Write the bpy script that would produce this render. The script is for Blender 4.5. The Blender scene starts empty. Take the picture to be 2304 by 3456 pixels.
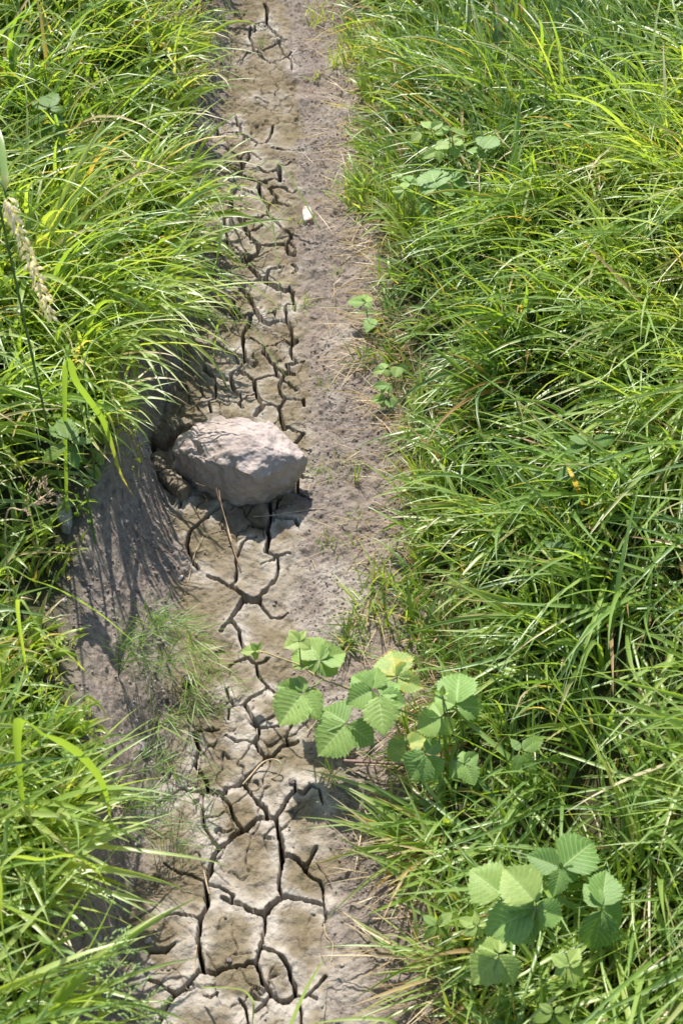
import bpy, math, numpy as np
from mathutils import Vector
R = math.radians
rng = np.random.default_rng(11)
S = bpy.context.scene
COL = S.collection

# ------------------------------------------------------------------ camera, sky, sun, exposure
CAM_Z, PITCH = 1.70, R(48.0)
cam_d = bpy.data.cameras.new("camera")
cam = bpy.data.objects.new("camera", cam_d); COL.objects.link(cam)
cam.location = (0, 0, CAM_Z); cam.rotation_euler = (R(90) - PITCH, 0, 0)
cam_d.sensor_fit = 'VERTICAL'; cam_d.sensor_height = 22.3; cam_d.sensor_width = 14.9
FPX = 4408.0                                   # focal length in photo pixels (2304 x 3456)
cam_d.lens = FPX / 3456 * 22.3
cam_d.clip_start = 0.02; cam_d.clip_end = 500
cam_d.dof.use_dof = True; cam_d.dof.focus_distance = 2.28; cam_d.dof.aperture_fstop = 5.6
S.camera = cam

SUN_EL, SUN_AZ = R(54), R(-11)                 # azimuth measured from +Y towards +X
w = bpy.data.worlds.new("World"); S.world = w; w.use_nodes = True
nt = w.node_tree; bgn = nt.nodes["Background"]
sky = nt.nodes.new("ShaderNodeTexSky"); sky.sky_type = 'NISHITA'; sky.sun_disc = False
sky.sun_elevation = SUN_EL; sky.sun_rotation = SUN_AZ
nt.links.new(sky.outputs[0], bgn.inputs[0]); bgn.inputs[1].default_value = 0.135
sd = bpy.data.lights.new("sun", 'SUN'); sd.energy = 4.9; sd.angle = R(0.53); sd.color = (1.0, 0.95, 0.87)
so = bpy.data.objects.new("sun", sd); COL.objects.link(so)
sv = Vector((math.sin(SUN_AZ) * math.cos(SUN_EL), math.cos(SUN_AZ) * math.cos(SUN_EL), math.sin(SUN_EL)))
so.rotation_euler = sv.to_track_quat('Z', 'Y').to_euler(); so.location = sv * 20
S.view_settings.view_transform = 'Standard'; S.view_settings.look = 'None'
S.view_settings.exposure = 0.8; S.view_settings.gamma = 1.0
S.render.engine = 'CYCLES'
S.cycles.max_bounces = 6; S.cycles.diffuse_bounces = 3; S.cycles.glossy_bounces = 2
S.cycles.transmission_bounces = 4; S.cycles.transparent_max_bounces = 4

# ------------------------------------------------------------------ small numpy noise kit
def _hash(ix, iy, seed):
    n = (ix.astype(np.int64) * 374761393 + iy.astype(np.int64) * 668265263 + seed * 1442695041) & 0xFFFFFFFF
    n = ((n ^ (n >> 13)) * 1274126177) & 0xFFFFFFFF
    n = ((n ^ (n >> 16)) * 2246822519) & 0xFFFFFFFF
    return ((n ^ (n >> 15)) & 0xFFFFFF) / float(0xFFFFFF)
def vnoise(x, y, seed=0):
    x = np.asarray(x, float); y = np.asarray(y, float)
    ix = np.floor(x); iy = np.floor(y); fx = x - ix; fy = y - iy
    u = fx * fx * fx * (fx * (fx * 6 - 15) + 10); v = fy * fy * fy * (fy * (fy * 6 - 15) + 10)
    a = _hash(ix, iy, seed); b = _hash(ix + 1, iy, seed); c = _hash(ix, iy + 1, seed); d = _hash(ix + 1, iy + 1, seed)
    return ((a * (1 - u) + b * u) * (1 - v) + (c * (1 - u) + d * u) * v) * 2 - 1
def fbm(x, y, octv=4, seed=0):
    t = 0; amp = 0.5
    for k in range(octv):
        c, s_ = math.cos(0.6 * k), math.sin(0.6 * k)
        t = t + amp * vnoise((x * c - y * s_) * 2.03 ** k, (x * s_ + y * c) * 2.03 ** k, seed + 17 * k); amp *= 0.5
    return t
def worley(x, y, seed=0):
    ix = np.floor(x); iy = np.floor(y); best = np.full(np.shape(x), 9.0); idh = np.zeros(np.shape(x))
    for i in (-1, 0, 1):
        for j in (-1, 0, 1):
            cx, cy = ix + i, iy + j
            d = np.hypot(cx + _hash(cx, cy, seed) - x, cy + _hash(cx, cy, seed + 5) - y)
            m = d < best
            best = np.where(m, d, best); idh = np.where(m, _hash(cx, cy, seed + 9), idh)
    return best, idh
def worley_edge(x, y, seed=0):
    ix = np.floor(x); iy = np.floor(y); f1 = np.full(np.shape(x), 9.0); f2 = np.full(np.shape(x), 9.0)
    for i in (-1, 0, 1):
        for j in (-1, 0, 1):
            cx, cy = ix + i, iy + j
            d = np.hypot(cx + _hash(cx, cy, seed) - x, cy + _hash(cx, cy, seed + 5) - y)
            f2 = np.where(d < f1, f1, np.minimum(f2, d)); f1 = np.minimum(f1, d)
    return f2 - f1
def sstep(a, b, x):
    t = np.clip((x - a) / (b - a), 0, 1); return t * t * (3 - 2 * t)

# ------------------------------------------------------------------ from photo pixels to places on the ground
CP, SP = math.cos(PITCH), math.sin(PITCH)
def ray(px, py):
    a = (px - 1152) / FPX; b = -(py - 1728) / FPX
    return np.array([a, CP + b * SP, -SP + b * CP])
def plane_pt(px, py, z):
    d = ray(px, py); t = (CAM_Z - z) / -d[2]; return np.array([0, 0, CAM_Z]) + d * t
def curve(pts, z):                              # P pixels (1568 wide) -> x as a function of y on the plane z
    q = np.array([plane_pt(x * 2304 / 1568, y * 2304 / 1568, z) for x, y in pts]); q = q[np.argsort(q[:, 1])]
    return q[:, 1], q[:, 0]
CXS = curve([(540,0),(520,150),(490,300),(480,450),(490,600),(455,750),(390,900),(350,1000),(360,1100),(410,1180),(425,1250),(415,1400),(420,1550),(390,1700),(370,1800),(330,1950),(300,2050),(280,2200),(280,2352)], 0)
CXR = curve([(660,0),(670,150),(690,300),(680,500),(685,700),(700,900),(705,1100),(690,1200),(690,1300),(670,1450),(700,1600),(745,1800),(760,1950),(755,2100),(750,2352)], 0)
CXG = curve([(790,0),(815,150),(828,300),(838,500),(850,650),(850,800),(885,900),(920,1000),(945,1200),(975,1350),(975,1500),(965,1600),(920,1750),(910,1850),(950,2000),(985,2150),(1040,2352)], 0.03)
CXL = curve([(450,0),(430,200),(425,400),(425,600),(400,800),(340,900),(225,1050),(175,1200),(165,1400),(190,1600),(225,1800),(265,2000),(310,2200),(380,2352)], 0.17)
def crv(c, Y):
    yy, xx = c
    t = 0
    for o in (-.08, 0, .08): t = t + np.interp(Y + o, yy, xx)
    return t / 3
def T(X, Y):
    X = np.asarray(X, float); Y = np.asarray(Y, float)
    xl, xs, xr, xg = (crv(c, Y) for c in (CXL, CXS, CXR, CXG))
    xl = np.minimum(xl, xs - 0.07)
    t = np.clip((xs - X) / (xs - xl), 0, 1); hb = np.interp(Y, [.3, .9, 1.25, 1.5, 1.68, 1.86, 2.1, 2.6], [.17, .14, .135, .18, .18, .105, .065, .06])
    z = hb * (0.55 * t * t * (3 - 2 * t) + 0.45 * t) + .030 * t * (1.15 - t) * fbm(X * 16 - Y * 4, Y * 13, 3, 9)
    q = np.clip(xl - X, 0, 3.0); z = z + 0.30 * q * q / (q + 0.25)
    u = np.clip((X - xr) / (xg - xr), 0, 1); z = z + 0.03 * u * u
    v = np.clip(X - xg, 0, 3.0); z = z + 0.32 * v * v / (v + 0.15)
    bank = np.clip(q * 4, 0, 1) + np.clip(v * 4, 0, 1)
    return z + bank * 0.035 * fbm(X * 3.1, Y * 3.1, 3, 3)
def masks(X, Y):
    xl, xs, xr, xg = (crv(c, Y) for c in (CXL, CXS, CXR, CXG)); xl = np.minimum(xl, xs - 0.07)
    n = fbm(X * 22, Y * 22, 3, 40) * 0.035
    mud = sstep(-0.012, 0.016, X - xs + n) * sstep(-0.016, 0.018, xr - X + n)
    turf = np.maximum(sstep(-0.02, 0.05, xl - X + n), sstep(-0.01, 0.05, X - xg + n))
    return mud, turf
def gp(px, py, h=0.0):                          # point h above the ground seen at a photo pixel
    z = h
    for _ in range(40):
        p = plane_pt(px, py, z); z = 0.5 * z + 0.5 * (float(T(p[0], p[1])) + h)
    return plane_pt(px, py, z)

# ------------------------------------------------------------------ cracks, traced as (origin, width, points) on 2x enlargements
CR = []
def ck(ox, oy, w_, *pts): CR.append((w_, [(ox + a / 2, oy + b / 2) for a, b in pts]))
A = (500, 0)
for w_, p in [
 (10,[(785,40),(805,75),(800,130),(798,165),(840,200),(880,240),(912,275)]),(6,[(798,165),(760,158),(722,165),(718,210)]),
 (8,[(690,195),(680,245),(705,300),(715,348),(760,375),(800,405),(820,420)]),(7,[(820,420),(870,405),(920,398),(965,370)]),
 (6,[(715,348),(670,355),(640,390),(600,410)]),(4,[(740,345),(790,325),(830,305),(870,290)]),(4,[(880,280),(905,340),(930,385),(965,420),(970,480)]),
 (8,[(460,870),(475,905),(530,890),(610,892),(690,920),(740,965)]),(8,[(620,850),(625,892)]),(5,[(650,905),(640,950)]),
 (8,[(740,965),(790,965),(820,935),(835,880),(840,850)]),(5,[(740,965),(718,990)]),(7,[(500,990),(540,1015),(580,1045),(600,1060)]),
 (7,[(590,785),(605,825),(570,820)]),(6,[(605,825),(620,850)]),(10,[(620,1085),(640,1120),(630,1150),(620,1180)]),(8,[(630,1140),(655,1105),(685,1075)]),
 (8,[(530,1105),(575,1150),(620,1180)]),(8,[(440,1110),(490,1100)]),(8,[(870,1010),(920,1030),(970,1030),(1045,1035)]),(6,[(690,665),(720,665),(770,680),(810,690)]),
 (12,[(885,1130),(890,1215)]),(6,[(930,1120),(985,1095)]),(10,[(640,1185),(700,1210),(760,1235),(800,1240)]),(12,[(605,1265),(650,1290),(710,1310),(750,1320)]),
 (18,[(578,1290),(560,1340),(550,1380)]),(12,[(745,1265),(765,1320),(790,1370),(820,1390),(860,1370),(870,1335),(840,1300),(820,1275)]),
 (14,[(860,1380),(900,1400),(950,1412)]),(10,[(820,1275),(840,1255),(930,1250)]),(8,[(930,1265),(960,1285),(1000,1295)]),(9,[(410,1365),(470,1355),(520,1365),(550,1380)]),
 (14,[(550,1380),(580,1420),(600,1450)]),(9,[(810,1395),(805,1440)]),(5,[(640,1060),(700,1040),(760,1080)]),(5,[(740,1130),(800,1170),(850,1160),(885,1155)]),(5,[(760,1235),(850,1200),(890,1215)])]:
    ck(*A, w_, *p)
A = (500, 700)
for w_, p in [
 (13,[(590,30),(620,75),(650,110),(670,160),(690,195),(730,230),(750,240)]),(10,[(600,58),(550,62),(510,72)]),(8,[(510,80),(525,140),(530,190),(540,230)]),
 (10,[(635,72),(700,62),(770,55),(810,55),(850,85),(880,115),(910,150),(945,165)]),(10,[(690,150),(740,140),(770,120)]),
 (12,[(500,225),(540,238),(590,255),(620,290),(630,310),(650,350)]),(8,[(630,310),(570,310),(520,330)]),(16,[(750,240),(740,290),(700,325),(650,365)]),
 (14,[(740,250),(800,240),(870,242),(935,250)]),(10,[(945,165),(970,185),(960,220),(935,250),(935,290),(955,330),(985,345)]),(6,[(960,250),(990,290),(990,320)]),
 (14,[(650,365),(700,410),(740,460),(780,490)]),(12,[(905,410),(850,415),(815,430),(800,465),(798,510)]),(9,[(970,395),(1005,430),(975,460)]),
 (16,[(500,525),(550,528),(600,540),(640,565),(670,595)]),(18,[(640,555),(660,520),(720,500),(780,490),(800,510),(830,530),(880,560),(930,570),(970,575)]),
 (9,[(975,580),(975,620),(985,660),(990,710)]),(7,[(955,545),(980,575)]),(15,[(670,595),(695,640),(720,690),(740,740),(770,785),(815,805)]),
 (16,[(815,800),(860,790),(920,785),(945,795)]),(9,[(935,670),(925,720),(940,770),(945,795),(965,840),(975,890),(975,930)]),(7,[(580,640),(585,710)]),
 (13,[(530,730),(590,735),(640,755),(700,745)]),(11,[(690,760),(690,790),(660,830),(640,870),(640,960),(655,995),(650,1040),(620,1075),(560,1110),(555,1150)]),
 (12,[(650,895),(720,910),(760,935),(790,965),(780,1000)]),(12,[(810,955),(860,940),(910,920),(940,935),(970,945),(1000,920)]),(8,[(970,945),(960,980),(975,1020),(1000,1050),(1050,1055)]),
 (14,[(780,1000),(820,1040),(870,1085),(910,1120),(940,1130)]),(9,[(1000,1055),(950,1075),(930,1070)]),(10,[(940,1130),(990,1130)]),(9,[(950,1100),(940,1130)]),
 (11,[(905,1165),(925,1130)]),(12,[(380,1080),(385,1110),(430,1135),(490,1145),(540,1155)]),(6,[(375,960),(420,950),(470,935)]),(8,[(480,945),(540,985),(600,1005),(635,1015)]),
 (12,[(600,1090),(650,1115),(700,1150),(715,1165),(770,1145),(850,1135)]),(11,[(855,1085),(870,1130),(890,1160),(905,1170),(885,1215),(890,1260),(920,1300)]),
 (8,[(905,1170),(960,1205),(1000,1240)]),(13,[(715,1165),(720,1220),(740,1290),(760,1340),(780,1355)]),(11,[(555,1150),(575,1210),(610,1260),(635,1300)]),
 (9,[(635,1300),(670,1275),(715,1268)]),(11,[(635,1300),(615,1340),(640,1370)]),(12,[(780,1350),(830,1335),(880,1355),(890,1385)]),
 (14,[(880,1360),(910,1330),(930,1300),(990,1305),(1035,1315)]),(16,[(780,1355),(750,1385),(720,1420)]),(13,[(890,1385),(900,1450),(920,1515)]),
 (8,[(945,1495),(1000,1520),(1045,1545)]),(10,[(410,1310),(415,1360),(430,1410)]),(6,[(450,1160),(455,1220),(455,1290)]),(8,[(490,1305),(540,1310),(610,1330)]),
 (7,[(1055,1360),(1050,1290),(1035,1315)]),(8,[(480,430),(490,480),(500,525)]),(7,[(410,550),(450,540),(500,525)])]:
    ck(*A, w_, *p)
A = (440, 1300)
for w_, p in [
 (14,[(1120,405),(1150,370),(1175,340)]),(6,[(1160,450),(1220,470)]),(12,[(1135,610),(1170,635),(1230,640)]),(12,[(1085,720),(1125,710),(1130,640)]),
 (7,[(1125,720),(1170,765),(1225,795)]),(9,[(390,740),(355,795),(330,840)]),(14,[(610,835),(560,865),(510,915),(470,945),(420,985),(395,1030),(385,1090),(405,1150),(430,1200),(460,1240)]),
 (15,[(940,790),(945,850),(950,890),(935,950),(925,990)]),(8,[(1000,770),(985,840),(950,865)]),(11,[(950,890),(990,910),(1060,910),(1110,920),(1130,960)]),
 (6,[(800,950),(860,960),(920,985)]),(14,[(925,990),(940,1030),(925,1090),(915,1140)]),(8,[(850,1035),(790,1040),(755,1075),(735,1130),(710,1180),(715,1250)]),
 (7,[(915,1140),(970,1160),(1020,1165),(1080,1150)]),(7,[(995,1165),(1000,1240),(985,1300),(970,1335)]),(5,[(880,1215),(920,1195),(970,1185)]),
 (14,[(520,1290),(570,1310),(630,1340),(680,1365)]),(9,[(680,1360),(710,1310),(720,1250)]),(17,[(680,1365),(720,1400),(765,1430),(780,1460)]),
 (28,[(780,1445),(820,1450),(865,1450)]),(14,[(965,1330),(930,1370),(880,1420),(865,1455)]),(9,[(875,1470),(900,1505),(950,1560),(1000,1555),(1060,1530)]),
 (18,[(150,430),(170,500),(160,570),(220,660),(300,740),(390,745)]),(14,[(300,470),(330,590),(390,690)])]:
    ck(*A, w_, *p)
A = (440, 2000)
for w_, p in [
 (18,[(765,50),(730,110),(690,170),(650,220),(610,260)]),(15,[(695,215),(735,265),(740,310),(760,370),(780,430),(820,480),(860,490),(900,480),(930,455)]),
 (12,[(775,460),(730,470),(670,500)]),(13,[(850,500),(860,560),(910,620),(960,670),(1000,710)]),(10,[(645,640),(660,700),(700,770)]),
 (10,[(700,770),(760,760),(820,715),(890,690),(920,650)]),(13,[(785,785),(820,860),(870,925),(870,970),(840,1020)]),(8,[(870,935),(930,930),(1000,920)]),
 (8,[(665,790),(660,850)]),(9,[(430,940),(510,938),(605,930)]),(6,[(640,975),(710,1015),(790,1010),(830,1025)]),(14,[(840,1020),(870,1070),(915,1130)]),
 (10,[(915,1130),(960,1115),(1020,1050),(1090,1020),(1130,1000)]),(7,[(1050,990),(1090,890)]),(12,[(425,945),(450,1010),(465,1060),(445,1110)]),
 (14,[(440,1160),(470,1210),(510,1260),(520,1300)]),(16,[(410,1335),(470,1340),(540,1335),(610,1345),(640,1355)]),
 (15,[(640,1355),(650,1310),(740,1290),(800,1250),(850,1190),(910,1135)]),(11,[(410,1325),(340,1310),(250,1390),(150,1480)]),
 (10,[(780,1310),(820,1370),(860,1420),(900,1460),(930,1510)]),(12,[(620,1370),(670,1430),(690,1500),(710,1540)]),(9,[(490,1360),(485,1440),(490,1500)]),
 (14,[(1110,1350),(1060,1390),(1030,1440)]),(9,[(1110,1290),(1110,1340),(1170,1365),(1220,1310)]),(5,[(1220,1310),(1275,1340),(1300,1450)])]:
    ck(*A, w_, *p)
A = (440, 2672)
for w_, p in [
 (11,[(490,130),(490,220),(530,290),(570,350),(600,380)]),(13,[(690,160),(720,210),(750,250)]),(20,[(600,380),(660,340),(720,290),(790,250),(840,210),(870,185),(930,190)]),
 (22,[(870,85),(910,110),(930,180),(980,195),(1010,140),(1035,90)]),(27,[(985,195),(1000,290),(1020,350),(1020,420),(1025,470)]),
 (17,[(1035,440),(1080,445),(1130,460),(1170,500),(1180,525)]),(14,[(1180,525),(1215,450),(1255,380)]),(13,[(1025,470),(1010,560),(1000,640),(1020,690)]),
 (18,[(600,385),(570,430),(545,490),(540,560),(510,640),(515,700),(525,780),(480,860),(470,930),(460,1010),(465,1090),(485,1150),(485,1200)]),
 (14,[(535,640),(600,650),(660,670),(695,705)]),(18,[(620,712),(680,745),(760,765),(800,795),(860,815),(910,835)]),(27,[(910,835),(930,790),(970,745),(1040,705)]),
 (17,[(1040,700),(1110,710),(1180,720),(1250,735),(1300,760)]),(6,[(1300,680),(1305,760),(1320,850),(1300,900)]),(9,[(1180,530),(1230,570),(1280,600),(1300,650)]),
 (16,[(905,840),(910,900),(900,960),(890,1010),(870,1070),(860,1120),(840,1160)]),(13,[(890,1055),(950,1075),(1000,1105),(1040,1150),(1075,1210)]),
 (14,[(1075,1210),(1080,1260),(1110,1310),(1110,1370)]),(15,[(485,1215),(540,1230),(585,1235),(610,1205),(680,1190),(770,1180),(800,1150),(840,1155)]),
 (14,[(850,1165),(875,1220),(890,1290),(930,1330),(950,1380)]),(13,[(950,1375),(1000,1410),(1050,1415),(1080,1400)]),(11,[(1110,1375),(1180,1385),(1220,1360),(1280,1300),(1315,1255)]),
 (8,[(1210,1380),(1260,1405)]),(17,[(480,1200),(420,1270),(385,1330),(300,1385),(260,1430),(245,1460)]),(11,[(120,1260),(190,1290),(240,1335),(290,1370)]),
 (7,[(380,1330),(350,1350)]),(9,[(735,1395),(775,1450),(785,1500)]),(9,[(930,1395),(900,1440),(840,1485)]),(7,[(230,495),(270,525),(340,560),(420,575),(480,605)]),
 (7,[(220,850),(320,835),(400,850),(460,865)]),(11,[(1140,1440),(1155,1500),(1150,1600)]),(7,[(500,1385),(545,1400),(590,1365)]),(7,[(130,1085),(240,1085),(300,1040)]),
 (12,[(245,1460),(200,1560),(170,1680)]),(10,[(785,1500),(800,1600),(840,1720)])]:
    ck(*A, w_, *p)

# loose ends run on to the nearest crack
def _near(p, seg):
    a, b = np.array(seg[0]), np.array(seg[1]); d = b - a; t = np.clip(np.dot(np.array(p) - a, d) / (d @ d + 1e-9), 0, 1); return a + t * d
for n_, (w_, pts) in enumerate(CR):
    for end in (0, -1):
        p = np.array(pts[end]); best, bq = 26.0, None
        for m_, (w2, pt2) in enumerate(CR):
            if m_ == n_: continue
            for sg in zip(pt2[:-1], pt2[1:]):
                c_ = _near(p, sg); d_ = np.hypot(*(c_ - p))
                if d_ < best: best, bq = d_, c_
        if bq is not None and best > 1.5:
            pts.append(tuple(bq)) if end else pts.insert(0, tuple(bq))
# ------------------------------------------------------------------ ground: one sheet, fine along the dry bed, coarse out to the horizon
def axis(pieces):
    out = []
    for a, b, s0, s1 in pieces:
        n = max(2, int(2 * (b - a) / (s0 + s1))); t = np.linspace(0, 1, n, endpoint=False)
        c = (s0 * t + (s1 - s0) * t * t / 2); c = c / (s0 + (s1 - s0) / 2) if n > 1 else c
        out.append(a + (b - a) * c)
    return np.unique(np.concatenate(out))
gx = axis([(-60, -6, 9, 1.5), (-6, -1.7, 1, .06), (-1.7, -.6, .05, .012), (-.6, -.36, .004, .0022), (-.36, .005, .00135, .00135), (.005, .27, .0022, .003), (.27, .6, .006, .015), (.6, 1.8, .02, .05), (1.8, 6, .07, 1), (6, 60.1, 1.5, 9)])
gy = axis([(-40, -4, 9, 1), (-4, .1, .5, .03), (.1, .45, .02, .006), (.45, 1.6, .0015, .0018), (1.6, 3.7, .0018, .004), (3.7, 4.3, .006, .02), (4.3, 7, .03, .3), (7, 120.1, .5, 10)])
GX, GY = np.meshgrid(gx, gy)
H = T(GX, GY)
mud, turf = masks(GX, GY)
E = np.full(GX.shape, 1.0); CW = np.zeros(GX.shape)
wob = 0.0005 * vnoise(GX / .005, GY / .005, 71) + 0.0006 * vnoise(GX / .018, GY / .018, 72)
for w_, pts in CR:
    g = [plane_pt(x, y, 0.0) for x, y in pts]
    for a, b in zip(g[:-1], g[1:]):
        dep = math.dist(a, (0, 0, CAM_Z)); hw = (1.22 + .60 * np.clip((dep - 2.0) / .7, 0, 1)) * w_ / (2 * FPX) * dep * 0.5
        i0, i1 = np.searchsorted(gx, [min(a[0], b[0]) - .03, max(a[0], b[0]) + .03]); j0, j1 = np.searchsorted(gy, [min(a[1], b[1]) - .03, max(a[1], b[1]) + .03])
        if i1 <= i0 or j1 <= j0: continue
        X = GX[j0:j1, i0:i1]; Y = GY[j0:j1, i0:i1]; dx, dy = b[0] - a[0], b[1] - a[1]
        t = np.clip(((X - a[0]) * dx + (Y - a[1]) * dy) / (dx * dx + dy * dy + 1e-12), 0, 1)
        d = np.hypot(X - a[0] - t * dx, Y - a[1] - t * dy) - hw
        e = E[j0:j1, i0:i1]; m = d < e
        e[m] = d[m]; CW[j0:j1, i0:i1][m] = hw
Ew = E + wob * (.45 + np.clip(CW / .0022, 0, 2.2))
fine = ((GX > -.75) & (GX < .6) & (GY > .3) & (GY < 4.3)).astype(float)
AX = GX - 1.25 * H * (GX < crv(CXS, GY))            # follow the slope so that lumps are not drawn out
f1, h1 = worley(AX / .010, GY / .010, 21); f2, h2 = worley(AX / .0048, GY / .0048, 31)
f0, h0 = worley(AX / .028, GY / .028, 23)
soil = fbm(AX / .07, GY / .07, 3, 50) * .016 + np.clip(.6 - f0, 0, 1) * .014 * np.clip(h0 - .55, 0, 1) * 2 + np.clip(.75 - f1, 0, 1) * .0062 * (h1 ** 1.5) + np.clip(.7 - f2, 0, 1) * .0036 * h2 + fbm(AX / .012, GY / .012, 3, 55) * .0042
f3, h3 = worley(GX / .03, GY / .03, 61)
lump = np.where(h3 > .72, .0042 * np.clip(.45 - f3, 0, 1) * 2, 0) 
f4, h4 = worley(GX / .011, GY / .011, 63)
lump = lump + np.where(h4 > .85, .005 * np.clip(.45 - f4, 0, 1), 0)
platez = fbm(GX / .11, GY / .11, 3, 80) * .012 + fbm(GX / .030, GY / .030, 3, 81) * .0075 + fbm(GX / .009, GY / .009, 3, 82) * .0030 + lump
H = H + fine * (mud * platez + (1 - mud) * soil * (1 - .5 * turf))
lip = np.exp(-np.clip(Ew, 0, 1) / .010)
H = H + fine * (.0022 * lip * np.clip(CW / .002, .3, 1.3) - .0018 * np.exp(-np.clip(Ew, 0, 1) / .0016))
frac = sstep(.0007, -.0007, Ew)
H = H - frac * np.minimum(.11, .018 + CW * 34)
hair = sstep(.05, .012, worley_edge(GX / .042 + .25 * vnoise(GX / .02, GY / .02, 501), GY / .050 + .25 * vnoise(GX / .02, GY / .02, 502), 500))
hair = hair * sstep(-.05, .12, fbm(GX * 7, GY * 7, 2, 505) + .22 * sstep(1.75, 2.3, GY)) * sstep(.6, 1, mud) * fine
H = H - .009 * hair * (1 - frac)
xs_, xr_ = crv(CXS, GY), crv(CXR, GY)
crust = np.clip(np.exp(-np.clip(Ew, 0, 1) / .012) * (.75 + 2.4 * fbm(GX / .05, GY / .05, 3, 90)) * (1 + .8 * sstep(1.25, .85, GY)), 0, 1) * (1 - frac)
crust = np.maximum(crust, sstep(.16, .45, fbm(GX / .10, GY / .10, 4, 95)) * .55 * sstep(-.25, -.12, GX) * sstep(.12, .02, GX)) 
shx, shy = gx, gy
def ground_z(X, Y):
    X = np.asarray(X, float); Y = np.asarray(Y, float)
    i = np.clip(np.searchsorted(gx, X) - 1, 0, len(gx) - 2); j = np.clip(np.searchsorted(gy, Y) - 1, 0, len(gy) - 2)
    u = np.clip((X - gx[i]) / (gx[i + 1] - gx[i]), 0, 1); v = np.clip((Y - gy[j]) / (gy[j + 1] - gy[j]), 0, 1)
    return (H[j, i] * (1 - u) + H[j, i + 1] * u) * (1 - v) + (H[j + 1, i] * (1 - u) + H[j + 1, i + 1] * u) * v

# ------------------------------------------------------------------ mesh and node helpers
def mesh_np(name, V, F, mats, attrs=None, smooth=True, mat_idx=None):
    V = np.ascontiguousarray(V, np.float32).reshape(-1, 3); F = np.ascontiguousarray(F, np.int32); k = F.shape[1]
    me = bpy.data.meshes.new(name)
    me.vertices.add(len(V)); me.vertices.foreach_set("co", V.ravel())
    me.loops.add(F.size); me.loops.foreach_set("vertex_index", F.ravel())
    me.polygons.add(len(F)); me.polygons.foreach_set("loop_start", np.arange(0, F.size, k, dtype=np.int32))
    me.polygons.foreach_set("loop_total", np.full(len(F), k, np.int32))
    me.update(calc_edges=True)
    if smooth: me.polygons.foreach_set("use_smooth", np.ones(len(F), bool))
    for n, a in (attrs or {}).items():
        a = np.ascontiguousarray(a, np.float32)
        at = me.attributes.new(n, 'FLOAT_VECTOR' if a.ndim == 2 else 'FLOAT', 'POINT')
        at.data.foreach_set('vector' if a.ndim == 2 else 'value', a.ravel())
    for m in (mats if isinstance(mats, (list, tuple)) else [mats]): me.materials.append(m)
    if mat_idx is not None: me.polygons.foreach_set("material_index", np.ascontiguousarray(mat_idx, np.int32))
    return me
def obj(name, me, parent=None, **props):
    o = bpy.data.objects.new(name, me); COL.objects.link(o)
    if parent is not None: o.parent = parent
    for k, v in props.items(): o[k] = v
    return o
def thing(name, label, cat, loc, group=None):
    o = bpy.data.objects.new(name, None); COL.objects.link(o); o.empty_display_size = .02
    o.location = loc; o['label'] = label; o['category'] = cat
    if group: o['group'] = group
    return o
class NT:
    def __init__(s, name):
        s.m = bpy.data.materials.new(name); s.m.use_nodes = True; s.t = s.m.node_tree; s.n = s.t.nodes
        s.b = s.n["Principled BSDF"]; s.out = s.n["Material Output"]
    def set(s, sock, v):
        if isinstance(v, bpy.types.NodeSocket): s.t.links.new(v, sock)
        else: sock.default_value = v if not (isinstance(v, tuple) and len(v) == 3 and sock.type == 'RGBA') else (*v, 1)
    def node(s, typ, ins=None, **kw):
        n = s.n.new(typ)
        for k, v in kw.items(): setattr(n, k, v)
        for k, v in (ins or {}).items(): s.set(n.inputs[k], v)
        return n
    def attr(s, name, out='Fac'): return s.node("ShaderNodeAttribute", attribute_name=name).outputs[out]
    def math(s, op, a, b=0.0, c=0.0): return s.node("ShaderNodeMath", {0: a, 1: b, 2: c}, operation=op).outputs[0]
    def mix(s, f, a, b, blend='MIX'):
        n = s.node("ShaderNodeMix", data_type='RGBA', blend_type=blend)
        s.set(n.inputs[0], f); s.set(n.inputs[6], a); s.set(n.inputs[7], b); return n.outputs[2]
    def noise(s, scale, detail=4, rough=.6, out=0, vec=None, dist=0.0):
        if vec is None: vec = s.node("ShaderNodeTexCoord").outputs['Object']
        n = s.node("ShaderNodeTexNoise", {'Vector': vec, 'Scale': scale, 'Detail': detail, 'Roughness': rough, 'Distortion': dist}); return n.outputs[out]
    def ramp(s, f, *stops):
        n = s.node("ShaderNodeValToRGB", {0: f}); e = n.color_ramp.elements
        while len(e) < len(stops): e.new(.5)
        for q, (p, c) in zip(e, stops): q.position = p; q.color = (*c, 1) if len(c) == 3 else c
        return n.outputs[0]
    def vox(s, scale, feature='F1', out=0):
        return s.node("ShaderNodeTexVoronoi", {'Vector': s.node("ShaderNodeTexCoord").outputs['Object'], 'Scale': scale}, feature=feature).outputs[out]
    def bump(s, h, strength=.4, dist=.002):
        n = s.node("ShaderNodeBump", {'Height': h, 'Strength': strength, 'Distance': dist}); s.set(s.b.inputs['Normal'], n.outputs[0]); return n.outputs[0]
def g3(v): return (v, v, v)

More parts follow.
